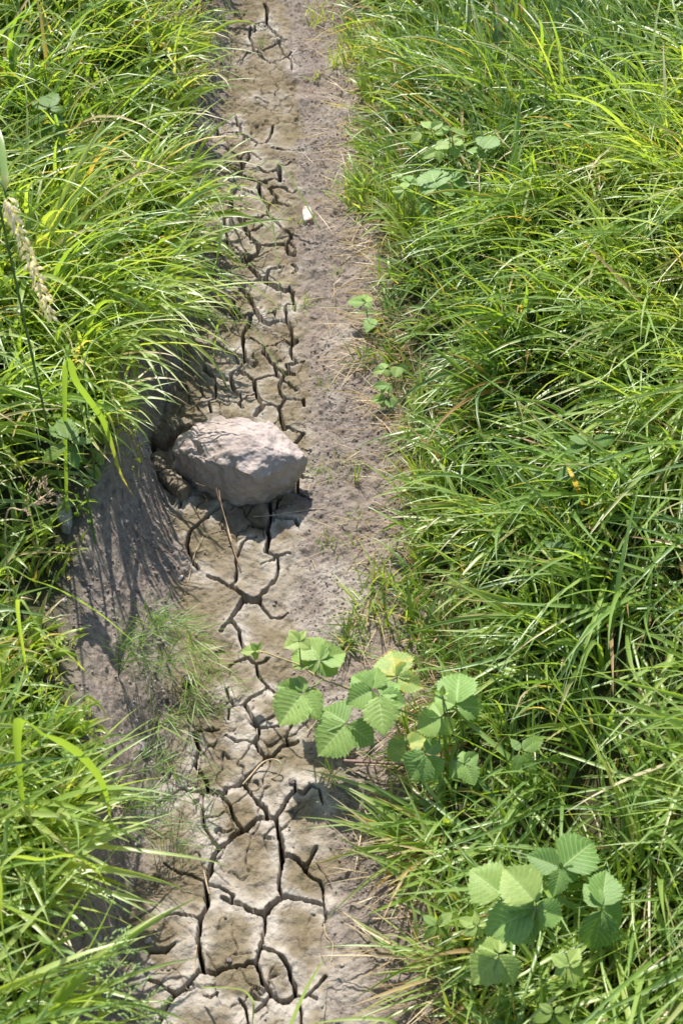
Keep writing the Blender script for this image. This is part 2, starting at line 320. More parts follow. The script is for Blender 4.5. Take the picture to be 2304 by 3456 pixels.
# ---- ground material
m = NT("dry_ground"); mu, tu, cu = m.attr("mud"), m.attr("turf"), m.attr("crust")
n1, n2, n3 = m.noise(9, 5), m.noise(70, 4, .65), m.noise(420, 3, .7)
mudc = m.mix(m.ramp(n1, (.35, g3(0)), (.65, g3(1))), (.182, .146, .090), (.148, .114, .070))
mudc = m.mix(m.ramp(n2, (.40, g3(0)), (.75, g3(.8))), mudc, (.240, .200, .138))
grn = m.ramp(m.noise(24, 4, .7), (.55, g3(0)), (.75, g3(.55)))
mudc = m.mix(grn, mudc, (.115, .112, .050))
soilc = m.mix(m.ramp(n2, (.32, g3(0)), (.68, g3(1))), (.128, .102, .083), (.248, .207, .174))
soilc = m.mix(m.ramp(n3, (.5, g3(0)), (.78, g3(.75))), soilc, (.34, .30, .27))
soilc = m.mix(m.ramp(m.noise(3.2, 3, .5), (.52, g3(0)), (.72, g3(.55))), soilc, (.285, .215, .160))
c = m.mix(mu, soilc, mudc)
c = m.mix(m.math('MULTIPLY', cu, m.ramp(m.noise(60, 4, .6), (.3, g3(.45)), (.6, g3(1)))), c, (.41, .365, .315))
c = m.mix(m.ramp(m.noise(700, 2, .6), (.66, g3(0)), (.72, g3(.5))), c, (.46, .42, .38))
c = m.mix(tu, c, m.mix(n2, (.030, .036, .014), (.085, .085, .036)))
m.set(m.b.inputs['Base Color'], c); m.b.inputs['Roughness'].default_value = .95; m.b.inputs['Specular IOR Level'].default_value = .18
m.bump(m.math('ADD', m.math('MULTIPLY', n3, .7), m.math('MULTIPLY', m.noise(160, 4, .7), 1.0)), .8, .0045)
M_GROUND = m.m
ny, nx = GX.shape
idx = np.arange(ny * nx).reshape(ny, nx)
F = np.stack([idx[:-1, :-1], idx[:-1, 1:], idx[1:, 1:], idx[1:, :-1]], -1).reshape(-1, 4)
obj("ground", mesh_np("ground", np.stack([GX, GY, H], -1), F, M_GROUND, dict(mud=mud.ravel(), turf=turf.ravel(), crust=crust.ravel())),
    kind="structure", label="dry ditch bed of cracked mud between two grassy banks")

# ---- stone material factory
def stone_mat(name, c0, c1, scale=30, spot=(.6, .56, .53), bump=.5):
    m = NT(name); a = m.noise(scale, 5, .65)
    col = m.mix(m.ramp(a, (.35, g3(0)), (.68, g3(1))), c0, c1)
    col = m.mix(m.ramp(m.noise(scale * 9, 3, .7), (.6, g3(0)), (.75, g3(.55))), col, spot)
    m.set(m.b.inputs['Base Color'], col); m.b.inputs['Roughness'].default_value = .92; m.b.inputs['Specular IOR Level'].default_value = .2
    m.bump(m.math('ADD', m.noise(scale * 5, 5, .7), m.math('MULTIPLY', m.vox(scale * 4), .6)), bump, .004)
    return m.m
M_ROCK = stone_mat("pinkish_rock", (.315, .257, .232), (.435, .368, .338), 18, (.54, .48, .445), .9)
M_CLOD = stone_mat("soil_clod", (.12, .094, .086), (.24, .198, .18), 90)
M_PEBBLE = stone_mat("grey_pebble", (.20, .17, .16), (.31, .275, .26), 120)
M_PALE = stone_mat("pale_stone", (.28, .26, .245), (.38, .355, .34), 60)
M_DARKP = stone_mat("dark_pebble", (.11, .095, .09), (.2, .175, .165), 120)
M_MUDSLAB = stone_mat("dry_mud", (.17, .14, .095), (.25, .21, .155), 40, (.36, .32, .27), .7)

# ------------------------------------------------------------------ rocks: rounded hull of traced corners
import bmesh
from mathutils.bvhtree import BVHTree
from mathutils import noise as mn
def hull_stone(name, pts, mat, sub=6, smooth_it=3, amp=.004, freq=30, strata=0.0, parent=None, fine_amp=0.3, seed=0, **props):
    bm = bmesh.new()
    for p in pts: bm.verts.new(p)
    r = bmesh.ops.convex_hull(bm, input=bm.verts)
    junk = [v for v in bm.verts if not v.link_faces]
    bmesh.ops.delete(bm, geom=junk, context='VERTS')
    bmesh.ops.recalc_face_normals(bm, faces=bm.faces); bm.normal_update()
    tree = BVHTree.FromBMesh(bm); c = sum((v.co for v in bm.verts), Vector()) / len(bm.verts)
    bb = [max(abs((v.co - c)[i]) for v in bm.verts) for i in range(3)]
    bm.free()
    b2 = bmesh.new(); bmesh.ops.create_icosphere(b2, subdivisions=sub, radius=1)
    for v in b2.verts:
        d = Vector((v.co.x * bb[0], v.co.y * bb[1], v.co.z * bb[2])).normalized()
        hit = tree.ray_cast(c, d)[0]
        v.co = hit if hit else c + d * min(bb)
    for _ in range(smooth_it): bmesh.ops.smooth_vert(b2, verts=b2.verts, factor=.5, use_axis_x=True, use_axis_y=True, use_axis_z=True)
    b2.normal_update(); off = Vector((seed * 3.1, seed * 1.7, 0))
    dis = []
    for v in b2.verts:
        p = v.co * freq + off
        k = mn.fractal(p, .9, 2.1, 4) * .75 + abs(mn.noise(p * 2.7)) * .5 - .2 + fine_amp * mn.fractal(p * 6, .8, 2, 3)
        kk = mn.cell(Vector((v.co.x * freq * .9, v.co.y * freq * .9, v.co.z * freq * 1.4 + 3))) * .25
        dis.append(v.normal * amp * (k + kk))
    for v, d in zip(b2.verts, dis): v.co += d
    me = bpy.data.meshes.new(name); b2.to_mesh(me); b2.free()
    for p in me.polygons: p.use_smooth = True
    me.materials.append(mat)
    o = obj(name, me, parent, **props)
    return o
def zp(ox, oy, z, k=2.0): return lambda a, b, h: plane_pt(ox + a / k, oy + b / k, h)
q = zp(440, 1300, 0)
ROCK = [(430,300,.075),(490,260,.082),(560,215,.088),(640,200,.092),(720,213,.096),(840,235,.096),(960,265,.093),(1040,320,.09),(1110,390,.085),(1150,450,.08),(1168,490,.072),
 (300,460,.055),(350,392,.066),(430,480,.083),(520,520,.092),(640,555,.098),(740,590,.10),(820,605,.097),(840,530,.104),(890,482,.108),(1000,475,.105),(1140,487,.088),
 (600,350,.118),(800,350,.124),(900,420,.120),(500,400,.104),(700,480,.115),(960,640,.068),(1100,600,.05),(1060,690,.035),
 (330,590,.015),(430,660,.01),(520,700,.0),(600,742,-.005),(680,795,-.012),(760,818,-.012),(850,825,-.012),(960,785,-.008),(1040,745,.0),(1090,690,.012),(1130,630,.025),(1160,560,.045)]
rp = [q(*p) for p in ROCK]
rcx = sum(p[0] for p in rp) / len(rp)
rp += [np.array([rcx + (p[0] - rcx) * .78, p[1] + .01, -.03]) for p in [q(*r) for r in ROCK[:11]]]
rpc = sum(rp) / len(rp); rp = [rpc + (p - rpc) * 1.06 for p in rp]
hull_stone("boulder", rp, M_ROCK, sub=7, smooth_it=6, amp=.0130, freq=8.5, fine_amp=.26, label="large angular pinkish grey rock sitting on the cracked mud", category="rock", seed=2)
# two curled slabs of mud round the rock
def slab(name, poly, h, label, ox=440, oy=1300, k=2.0, mat=None, cat="mud crust", amp=.004, freq=60, sub=5, z0=-.012, grow=1.06, group=None):
    top = []
    for p in poly:
        a, b = p[0], p[1]; hh = h if len(p) < 3 else p[2]
        g = gp(ox + a / k, oy + b / k, 0); zz = float(T(g[0], g[1]))
        top.append(np.array(gp(ox + a / k, oy + b / k, hh)))
    c = sum(top) / len(top); bot = []
    for t in top:
        v = (t - c) * grow + c; v[2] = float(T(v[0], v[1])) + z0; bot.append(v)
    pr = dict(label=label, category=cat, kind='thing')
    if group: pr['group'] = group
    return hull_stone(name, [tuple(p) for p in top + bot], mat or M_MUDSLAB, sub=sub, smooth_it=2, amp=amp, freq=freq, seed=len(label) * .37, **pr)
def rim(label, pts, rx, rz, seed):
    P = []
    Q = np.array([gp(440 + a / 2, 1300 + b / 2, h) for a, b, h in pts]); n0 = len(Q); tq = np.linspace(0, n0 - 1, 70)
    P = np.stack([np.interp(tq, range(n0), Q[:, c]) for c in range(3)], 1)
    for _ in range(6): P[1:-1] = (P[:-2] + P[1:-1] * 2 + P[2:]) / 4
    t = np.gradient(P, axis=0); t /= np.linalg.norm(t, axis=1, keepdims=True); sd_ = np.cross(t, [0, 0, 1.0]); sd_ /= np.linalg.norm(sd_, axis=1, keepdims=True)
    k = 26; a = np.linspace(0, 2 * math.pi, k, endpoint=False); u = np.linspace(0, 1, 70)
    end = np.clip(np.minimum(u, 1 - u) * 14, 0, 1) ** .5
    rr = end[:, None] * (1 + .30 * fbm(u[:, None] * 9 + 0 * a, 3 * np.cos(a)[None] + seed, 3, 400) + .22 * fbm(u[:, None] * 30, 5 * np.sin(a)[None] + 4 * np.cos(a)[None], 3, 401) - .16 * (np.abs(np.sin(a * 3 + 1.3 * np.sin(u[:, None] * 7))) < .22))
    V = P[:, None] + rr[..., None] * (np.cos(a)[None, :, None] * rx * sd_[:, None] + np.sin(a)[None, :, None] * rz * np.array([0, 0, 1.0]))
    i = np.arange(70 * k).reshape(70, k); jn = np.roll(i, -1, 1); F = np.stack([i[:-1], jn[:-1], jn[1:], i[1:]], -1).reshape(-1, 4)
    obj("mud_crust", mesh_np("mud_crust", V.reshape(-1, 3), F, M_MUDSLAB), label=label, category="mud crust", kind="thing")
rim("pale broken rim of dried mud curving behind the left end of the rock", [(440,285,.030),(380,290,.034),(310,295,.034),(250,320,.030),(205,370,.022),(190,415,.012)], .017, .024, 1.0)
rim("upper piece of the olive mud rim left of the rock", [(180,475,.012),(190,520,.018),(215,565,.018),(245,600,.014)], .012, .016, 2.0)
rim("lower striped piece of the olive mud rim curving under the left of the rock", [(235,600,.012),(270,635,.018),(315,675,.020),(360,715,.018),(392,745,.012)], .015, .018, 3.0)
# pale chip, half hidden slab, pebbles and clods
def pebble(px, py, r, label, mat=None, cat="pebble", flat=.7, name="pebble", ratio=1.2, ang=None):
    g = gp(px, py, 0); g[2] = float(ground_z(g[0], g[1])); dep = math.dist(g, (0, 0, CAM_Z)); rr = r / FPX * dep
    a0 = rng.uniform(0, 6.28) if ang is None else ang; pts = []
    for k in range(16):
        d = rng.normal(size=3); d /= np.linalg.norm(d); d *= rng.uniform(.8, 1.08)
        x, y = d[0] * ratio, d[1]
        pts.append((g[0] + rr * (x * math.cos(a0) - y * math.sin(a0)), g[1] + rr * (x * math.sin(a0) + y * math.cos(a0)), g[2] + rr * flat * (d[2] + .45)))
    return hull_stone(name, pts, mat or M_PEBBLE, sub=3, smooth_it=1, amp=rr * .12, freq=1.2 / rr, label=label, category=cat, seed=px % 7)
m = NT("pale_chip"); f = m.noise(60, 3, .6)
m.set(m.b.inputs['Base Color'], m.mix(m.ramp(f, (.50, g3(0)), (.6, g3(1))), (.46, .42, .37), (.28, .15, .10))); m.b.inputs['Roughness'].default_value = .7
slab("stone_chip", [(1036,1398),(1060,1385),(1090,1385),(1100,1410),(1112,1450),(1112,1475),(1080,1480),(1050,1490),(1045,1450)], .012, "small whitish chip with reddish brown patches lying on crumbly soil", 500, 0, 2, m.m, "stone chip", .0018, 120, 4)
slab("flat_stone", [(462,1030),(520,1022),(560,1030),(580,1080),(575,1160),(582,1220),(570,1280),(510,1270),(470,1200)], .018, "pale flat stone half hidden under grass on the left slope", 0, 1250, 2.45, M_PALE, "stone", .002, 80, 5)
pebble(424, 1766, 17, "small grey pebble lying alone high on the bare left slope")
pebble(612, 1955, 11, "pale pebble on the dark slope beside the long crack below the rock", M_PALE, ratio=1.5)
pebble(480, 2526, 27, "flat grey stone on the slope above the long bent blade", M_PEBBLE, "stone", .45, "flat_stone", 1.5, 0.0)
pebble(632, 2297, 26, "largest soil clod among the feathery weeds on the slope", M_CLOD, "soil clod", .8, "soil_clod")
pebble(560, 2352, 17, "rounded soil clod just below the largest clod on the slope", M_CLOD, "soil clod", .8, "soil_clod")
pebble(592, 2372, 14, "rough crumb of soil beside the rounded clod near the mud edge", M_CLOD, "soil clod", .8, "soil_clod")
pebble(466, 2850, 15, "pinkish oval pebble under the feathery stems at lower left", M_PALE)
pebble(411, 3137, 14, "pale pebble beside the pointed grass tips at lower left", M_PALE)
pebble(502, 3182, 12, "pale pebble at the foot of the slope, left of the long side crack", M_PALE)
pebble(337, 3174, 13, "pale pebble closest to the lower left grass", M_PALE)
pebble(546, 3269, 8, "small pebble sitting alone on smooth mud above the forked crack", M_CLOD)
pebble(826, 2617, 8, "dark little pebble on the wide plate beside the dry root loop", M_DARKP)
pebble(984, 2643, 14, "angular pebble in the bramble shadow beside the crack", M_CLOD, ratio=1.4)
pebble(1053, 3076, 11, "grey pebble on the pale edged plate at lower right of the mud", M_PEBBLE)
pebble(772, 3243, 11, "pebble on the large plate just above the wide crosswise crack", M_CLOD)
pebble(790, 613, 14, "dark stone at the crack corner far up the bed", M_DARKP, "stone")
pebble(920, 505, 9, "pale lump on the far mud above the nodding seed head", M_PALE)

# ------------------------------------------------------------------ loose crumbs on the crumbly soil (nobody could count them)
def crumbs(name, n, label, smin, smax, where):
    X = rng.uniform(-.62, .30, n * 4); Y = .45 + 3.4 * rng.uniform(0, 1, n * 4) ** 1.25
    keep = where(X, Y) > rng.uniform(0, 1, n * 4); X, Y = X[keep][:n], Y[keep][:n]; n = len(X)
    phi = (1 + 5 ** .5) / 2
    iv = np.array([(-1,phi,0),(1,phi,0),(-1,-phi,0),(1,-phi,0),(0,-1,phi),(0,1,phi),(0,-1,-phi),(0,1,-phi),(phi,0,-1),(phi,0,1),(-phi,0,-1),(-phi,0,1)]) / 1.902
    fi = np.array([(0,11,5),(0,5,1),(0,1,7),(0,7,10),(0,10,11),(1,5,9),(5,11,4),(11,10,2),(10,7,6),(7,1,8),(3,9,4),(3,4,2),(3,2,6),(3,6,8),(3,8,9),(4,9,5),(2,4,11),(6,2,10),(8,6,7),(9,8,1)])
    s = smin + (smax - smin) * rng.uniform(0, 1, n) ** 3
    V = iv[None] * rng.uniform(.65, 1.2, (n, 12, 1)) * (s[:, None, None] * rng.uniform(.7, 1.2, (n, 1, 3)))
    a = rng.uniform(0, 6.28, n); ca, sa = np.cos(a)[:, None], np.sin(a)[:, None]
    V = np.stack([V[..., 0] * ca - V[..., 1] * sa, V[..., 0] * sa + V[..., 1] * ca, V[..., 2]], -1)
    V[..., 0] += X[:, None]; V[..., 1] += Y[:, None]; V[..., 2] += (ground_z(X, Y) + s * .25)[:, None]
    F = (fi[None] + (np.arange(n) * 12)[:, None, None]).reshape(-1, 3)
    obj(name, mesh_np(name, V, F, M_CRUMB, dict(tone=np.repeat(rng.uniform(0, 1, n), 12)), smooth=False), kind="stuff", label=label, category="soil crumbs")
m = NT("soil_crumb"); m.set(m.b.inputs['Base Color'], m.ramp(m.attr("tone"), (0, (.14, .113, .098)), (.6, (.22, .184, .160)), (1, (.33, .288, .258)))); m.b.inputs['Roughness'].default_value = .95; m.b.inputs['Specular IOR Level'].default_value = .15
M_CRUMB = m.m
def w_soil(X, Y):
    md, tf = masks(X, Y); return np.clip((1 - md) * (1 - tf * .8), 0, 1) * np.clip(.45 + 1.4 * fbm(X * 9, Y * 9, 3, 120), 0.03, 1)
def w_mud(X, Y):
    md, tf = masks(X, Y); return md * np.clip(.12 + 1.4 * fbm(X * 12, Y * 12, 3, 130), 0.02, 1)
crumbs("soil_crumbs", 19000, "loose crumbs of grey soil along the bed sides", .0007, .0030, w_soil)
def w_slope(X, Y):
    q_ = crv(CXS, Y) - X; return sstep(-.01, .03, q_) * sstep(.34, .2, q_) * np.clip(.5 + 1.3 * fbm(X * 8, Y * 8, 3, 140), .05, 1)
crumbs("slope_crumbs", 9000, "crumbs and small clods of soil on the left slope", .0008, .0046, w_slope)
crumbs("mud_crumbs", 900, "small dark crumbs scattered over the mud plates", .0012, .0042, w_mud)

# ------------------------------------------------------------------ foliage materials
def leafy(name, col_fn, rough=.42, trans=.42, tgain=(1.5, 1.45, .75), spec=.5):
    m = NT(name); c = col_fn(m)
    m.set(m.b.inputs['Base Color'], c); m.b.inputs['Roughness'].default_value = rough; m.b.inputs['Specular IOR Level'].default_value = spec
    tc = m.mix(1.0, c, tgain, 'MULTIPLY'); tr = m.node("ShaderNodeBsdfTranslucent", {'Color': tc})
    mx = m.node("ShaderNodeMixShader", {0: trans}); m.t.links.new(m.b.outputs[0], mx.inputs[1]); m.t.links.new(tr.outputs[0], mx.inputs[2])
    m.t.links.new(mx.outputs[0], m.out.inputs[0]); return m
def grass_col(m):
    bl = m.node("ShaderNodeSeparateXYZ", {0: m.attr("blade", 'Vector')}).outputs
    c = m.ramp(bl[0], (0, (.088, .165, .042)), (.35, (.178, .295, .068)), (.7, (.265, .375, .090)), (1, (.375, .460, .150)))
    tip = m.math('MULTIPLY', m.ramp(bl[2], (.55, g3(0)), (1, g3(1))), m.ramp(bl[1], (.35, g3(0)), (.6, g3(1))))
    full = m.ramp(bl[1], (.86, g3(0)), (.9, g3(1)))
    dryc = m.ramp(bl[0], (0, (.34, .20, .09)), (.6, (.48, .37, .20)), (1, (.60, .52, .36)))
    return m.mix(m.math('MAXIMUM', tip, full), c, dryc)
M_GRASS = leafy("grass_blades", grass_col, .40, .45, (1.7, 1.6, .45), 1.0).m
def solid(name, c, rough=.6, trans=.0, spec=.4, nscale=40, var=.35):
    def f(m):
        return m.mix(m.ramp(m.noise(nscale, 3), (.35, g3(0)), (.65, g3(1))), tuple(x * (1 - var) for x in c), tuple(x * (1 + var) for x in c))
    if trans: return leafy(name, f, rough, trans, (1.3, 1.3, .8), spec).m
    m = NT(name); m.set(m.b.inputs['Base Color'], f(m)); m.b.inputs['Roughness'].default_value = rough; m.b.inputs['Specular IOR Level'].default_value = spec; return m.m

# ------------------------------------------------------------------ blades of grass
def blades_geo(root, az, lean, bend, L, W, tint, dry, nseg=7, roll=None, azd=None, clip=True, power=1.35, vfold=.25):
    n = len(az); s = np.linspace(0, 1, nseg + 1)
    sm = (s[1:] + s[:-1]) / 2
    ph = lean[:, None] + bend[:, None] * sm ** power
    azd = np.zeros(n) if azd is None else azd; a = az[:, None] + azd[:, None] * sm
    D = np.stack([np.cos(a) * np.sin(ph), np.sin(a) * np.sin(ph), np.cos(ph)], -1)
    P = np.concatenate([np.zeros((n, 1, 3)), np.cumsum(D, 1)], 1) * (L / nseg)[:, None, None] + root[:, None, :]
    if clip:
        gz = T(P[..., 0], P[..., 1]) + .004 + .012 * s[None] * rng.uniform(.2, 1.6, (n, 1))
        P[:, 1:, 2] = np.maximum(P[:, 1:, 2], gz[:, 1:])
    Tn = np.gradient(P, axis=1); Tn /= np.linalg.norm(Tn, axis=-1, keepdims=True) + 1e-9
    ae = az[:, None] + azd[:, None] * s
    side = np.stack([-np.sin(ae), np.cos(ae), np.zeros_like(ae)], -1); nrm = np.cross(Tn, side)
    r = (rng.normal(0, .5, n) if roll is None else roll)[:, None] * np.ones_like(ae) + rng.normal(0, .5, n)[:, None] * s[None]
    sd_ = side * np.cos(r)[..., None] + nrm * np.sin(r)[..., None]; nn = np.cross(Tn, sd_)
    prof = np.clip(.45 + 3 * s, 0, 1) * np.clip(1 - s ** 2.4, .04, 1)
    hw = (W[:, None] * prof[None] / 2)[..., None]
    V = np.stack([P - sd_ * hw, P - nn * hw * vfold * 2, P + sd_ * hw], 2)        # n, nseg+1, 3, 3
    k = np.arange(n * (nseg + 1) * 3).reshape(n, nseg + 1, 3)
    F = np.concatenate([np.stack([k[:, :-1, i], k[:, :-1, i + 1], k[:, 1:, i + 1], k[:, 1:, i]], -1).reshape(-1, 4) for i in (0, 1)])
    at = np.stack([np.broadcast_to(tint[:, None, None], k.shape), np.broadcast_to(dry[:, None, None], k.shape), np.broadcast_to(s[None, :, None], k.shape)], -1)
    return V.reshape(-1, 3), F, at.reshape(-1, 3)
def blade_obj(name, geo, parent=None, mat=None, **props):
    V, F, at = geo; return obj(name, mesh_np(name, V, F, mat or M_GRASS, dict(blade=at)), parent, **props)
def clumped(n, per, xr, yr, sd_, mask):
    nc = int(n / per * 3); cx = rng.uniform(*xr, nc); cy = rng.uniform(*yr, nc)
    keep = mask(cx, cy) > rng.uniform(0, 1, nc); cx, cy = cx[keep], cy[keep]
    if len(cx) * per > n: cx, cy = cx[:int(n / per)], cy[:int(n / per)]
    ci = np.repeat(np.arange(len(cx)), per)
    X = cx[ci] + rng.normal(0, sd_, len(ci)); Y = cy[ci] + rng.normal(0, sd_, len(ci))
    return ci, len(cx), X, Y
def xg(Y): return crv(CXG, Y)
def xl(Y): return np.minimum(crv(CXL, Y), crv(CXS, Y) - .07)
def field(name, n, per, side, yr, Lr, Wr, azm, azs, leanr, bendr, sd_=.016, dryp=.05, tintm=.5, nseg=7, label="", edge=0.0, depth=1.25, powk=1.35, lenmod=.35, dens=.5, short=(.45, .25)):
    def mask(x, y):
        e = (xl(y) - edge - x) if side < 0 else (x - xg(y) - edge)
        e = e + .05 * fbm(x * 9, y * 9, 2, 200 + side)
        return (e > 0) * (e < depth) * np.clip(dens + 1.1 * fbm(x * 7, y * 7, 3, 210 + side), .4, 1)
    xr = (-1.75, -.2) if side < 0 else (-.1, 1.7)
    ci, nc, X, Y = clumped(n, per, xr, yr, sd_, mask)
    N = len(X); caz = azm(X, Y) if callable(azm) else np.full(N, azm)
    caz = caz + (rng.normal(0, azs * .7, nc))[ci] + rng.normal(0, azs * .6, N)
    cl = rng.uniform(1 - lenmod, 1 + lenmod, nc)[ci]
    L = rng.uniform(*Lr, N) * cl; W = rng.uniform(*Wr, N) * np.clip(cl, .7, 1.2)
    e0 = (xl(Y) - X) if side < 0 else (X - xg(Y)); sh = short[0] * (1 - (.6 * sstep(.78, .98, Y) * sstep(1.85, 1.6, Y) if side < 0 and short[0] < .95 else 0))
    if side < 0: L = L * (1 - .45 * sstep(.78, .98, Y) * sstep(1.9, 1.6, Y) * sstep(.42, .15, e0))
    L = L * np.clip(sh + (e0 - edge) / short[1] * (1 - sh), sh, 1)
    lean = np.clip(rng.uniform(*leanr, nc)[ci] + rng.normal(0, .18, N), 0, 1.5)
    bend = np.clip(rng.uniform(*bendr, N), 0, 3)
    ct = np.clip(tintm + rng.normal(0, .16, nc)[ci] + rng.normal(0, .14, N) + .5 * fbm(X * 3, Y * 3, 2, 220), 0, 1)
    dr = rng.uniform(0, 1, N); dr = np.where(dr < dryp, rng.uniform(.88, 1, N), np.where(dr < dryp * 4, rng.uniform(.4, .7, N), .1))
    dr = np.where((rng.uniform(0, 1, N) < .30 * np.clip((X - .45) / .4, 0, 1) * np.clip((Y - 2.7) / .8, 0, 1)), rng.uniform(.5, 1, N), dr)
    root = np.stack([X, Y, ground_z(X, Y) - .004], -1)
    V, F, at = blades_geo(root, caz, lean, bend, L, W, ct, dr, nseg, azd=rng.normal(0, .55, N), power=powk)
    B = V.reshape(N, nseg + 1, 3, 3); c_ = B[:, :, 1]
    jj = np.clip(((c_[..., 1] - LY0) / LC).astype(int), 0, LZ.shape[0] - 1); ii = np.clip(((c_[..., 0] - LX0) / LC).astype(int), 0, LZ.shape[1] - 1)
    over = (c_[..., 2] - (LZ[jj, ii] - .006)).max(1); hit = (over > 0) & (rng.uniform(0, 1, N) > .03)
    r0 = c_[:, 0, 2]; top = c_[..., 2].max(1) - r0; f = np.where(hit, np.clip((top - over) / np.maximum(top, 1e-3) * .8, .22, .8), 1.0)
    V = (B[:, :1, 1:2] + (B - B[:, :1, 1:2]) * f[:, None, None, None]).reshape(-1, 3)
    return V, F, at
def merge(*gs):
    V, F, A_ = [], [], []; o = 0
    for g in gs: V.append(g[0]); F.append(g[1] + o); A_.append(g[2]); o += len(g[0])
    return np.concatenate(V), np.concatenate(F), np.concatenate(A_)
# ------------------------------------------------------------------ tubes, ribbons, seed heads
def spline(pts, n=6):
    P = np.array(pts, float); Q = np.vstack([2 * P[0] - P[1], P, 2 * P[-1] - P[-2]]); out = []
    for i in range(1, len(Q) - 2):
        for t in np.linspace(0, 1, n, endpoint=False):
            a, b, c_, d = Q[i - 1], Q[i], Q[i + 1], Q[i + 2]
            out.append(.5 * (2 * b + (c_ - a) * t + (2 * a - 5 * b + 4 * c_ - d) * t * t + (3 * b - a - 3 * c_ + d) * t ** 3))
    out.append(P[-1]); return np.array(out)
def frame(P):
    t = np.gradient(P, axis=0); t /= np.linalg.norm(t, axis=1, keepdims=True) + 1e-12
    up = np.array([.13, .2, 1.0]); s = np.cross(t, up); s /= np.linalg.norm(s, axis=1, keepdims=True) + 1e-12
    return t, s, np.cross(s, t)
def tube_geo(P, r, k=6, jitter=0.0):
    P = np.asarray(P); n = len(P); t, s, u = frame(P); r = np.broadcast_to(np.asarray(r, float), (n,)) if np.ndim(r) else np.full(n, r)
    if jitter: r = r * rng.uniform(1 - jitter, 1 + jitter, n)
    a = np.linspace(0, 2 * math.pi, k, endpoint=False)
    V = P[:, None] + r[:, None, None] * (np.cos(a)[None, :, None] * s[:, None] + np.sin(a)[None, :, None] * u[:, None])
    i = np.arange(n * k).reshape(n, k); j = np.roll(i, -1, 1)
    F = np.stack([i[:-1], j[:-1], j[1:], i[1:]], -1).reshape(-1, 4)
    return V.reshape(-1, 3), F
def join(gs):
    V, F = [], []; o = 0
    for v, f in gs: V.append(v); F.append(f + o); o += len(v)
    return np.concatenate(V), np.concatenate(F)
def path(pts, h=None, ox=0, oy=0, k=1.0):       # photo pixels (+ height above ground) -> points
    return np.array([gp(ox + p[0] / k, oy + p[1] / k, p[2] if len(p) > 2 else h) for p in pts])
def ribbon_geo(P, w_, tint=.6, dry=.1, prof=None, roll=0.0, fold=.3):
    n = len(P); t, s, u = frame(P); q_ = np.linspace(0, 1, n)
    pr = np.clip(.5 + 3 * q_, 0, 1) * np.clip(1 - q_ ** 3, .03, 1) if prof is None else prof(q_)
    r = roll + .5 * np.sin(q_ * 4)
    r = np.broadcast_to(r, (n,))[:, None]; s2 = s * np.cos(r) + u * np.sin(r); u2 = np.cross(s2, t); hw = (w_ * pr / 2)[:, None]
    V = np.stack([P - s2 * hw, P - u2 * hw * fold, P + s2 * hw], 1); i = np.arange(n * 3).reshape(n, 3)
    F = np.concatenate([np.stack([i[:-1, c_], i[:-1, c_ + 1], i[1:, c_ + 1], i[1:, c_]], -1) for c_ in (0, 1)])
    at = np.stack([np.full((n, 3), tint), np.full((n, 3), dry), np.repeat(q_[:, None], 3, 1)], -1)
    return V.reshape(-1, 3), F, at.reshape(-1, 3)
M_STEM = solid("green_stem", (.085, .15, .035), .5, 0, .4)
M_STRAW = solid("straw", (.42, .32, .20), .7)
M_TWIG = solid("brown_twig", (.20, .13, .09), .8)
M_WOODY = solid("purplish_stem", (.26, .16, .15), .7)
M_HEADP = solid("pink_seed_head", (.84, .77, .76), .7, .6, var=.1)
M_HEADV = solid("purple_seed_head", (.27, .20, .19), .7, .2)
M_HEADG = solid("green_seed_head", (.40, .50, .22), .7, .5)
M_HEADB = solid("brown_seed_head", (.45, .33, .20), .7, .2)
def head_geo(P, rad, n, sl, spread=.5):
    P = spline(P, 8); t, s, u = frame(P); out_v, out_f = [], []; o = 0
    for k in range(n):
        q_ = k / n; i = min(len(P) - 1, int(q_ * len(P))); a = k * 2.4 + rng.uniform(-.3, .3); rr = rad * (math.sin(math.pi * (.12 + .85 * q_)) ** .6)
        d = math.cos(a) * s[i] + math.sin(a) * u[i]; b = P[i] + d * rr * rng.uniform(.1, .8); ax = t[i] * 1.0 + d * spread * rng.uniform(.3, 1.3); ax /= np.linalg.norm(ax)
        e1 = np.cross(ax, d); e1 /= np.linalg.norm(e1) + 1e-9; e2 = np.cross(ax, e1); w_ = sl * .14; m_ = b + ax * sl * .4
        V = np.array([b, m_ + e1 * w_, m_ + e2 * w_, m_ - e1 * w_, m_ - e2 * w_, b + ax * sl])
        F = np.array([(0, 2, 1, 1), (0, 3, 2, 2), (0, 4, 3, 3), (0, 1, 4, 4), (5, 1, 2, 2), (5, 2, 3, 3), (5, 3, 4, 4), (5, 4, 1, 1)])[:, :3]
        out_v.append(V); out_f.append(F + o); o += 6
    return np.concatenate(out_v), np.concatenate(out_f)
def local(V, o): return V - np.array(o.location)
def rooted(P):                                   # run the foot of a stem down into the ground
    z = float(ground_z(P[0, 0], P[0, 1])); hgt = P[0, 2] - z
    if hgt < .03: return P
    d = P[0] - P[1]; d[2] = 0; n = np.linalg.norm(d) + 1e-6; b = P[0] + d / n * min(.05, hgt * .25); b[2] = float(ground_z(b[0], b[1])) - .004
    return np.vstack([b, P])
def long_blade(pts, wpx, label, dry=.1, tint=.6, h=None, ox=0, oy=0, k=1.0, roll=0.0):
    P = spline(rooted(path(pts, h, ox, oy, k)), 7); dep = math.dist(P[len(P) // 2], (0, 0, CAM_Z)); W = wpx / FPX * dep
    return blade_obj("arching_grass", ribbon_geo(P, W, tint, dry, roll=roll), label=label, category="grass blade")
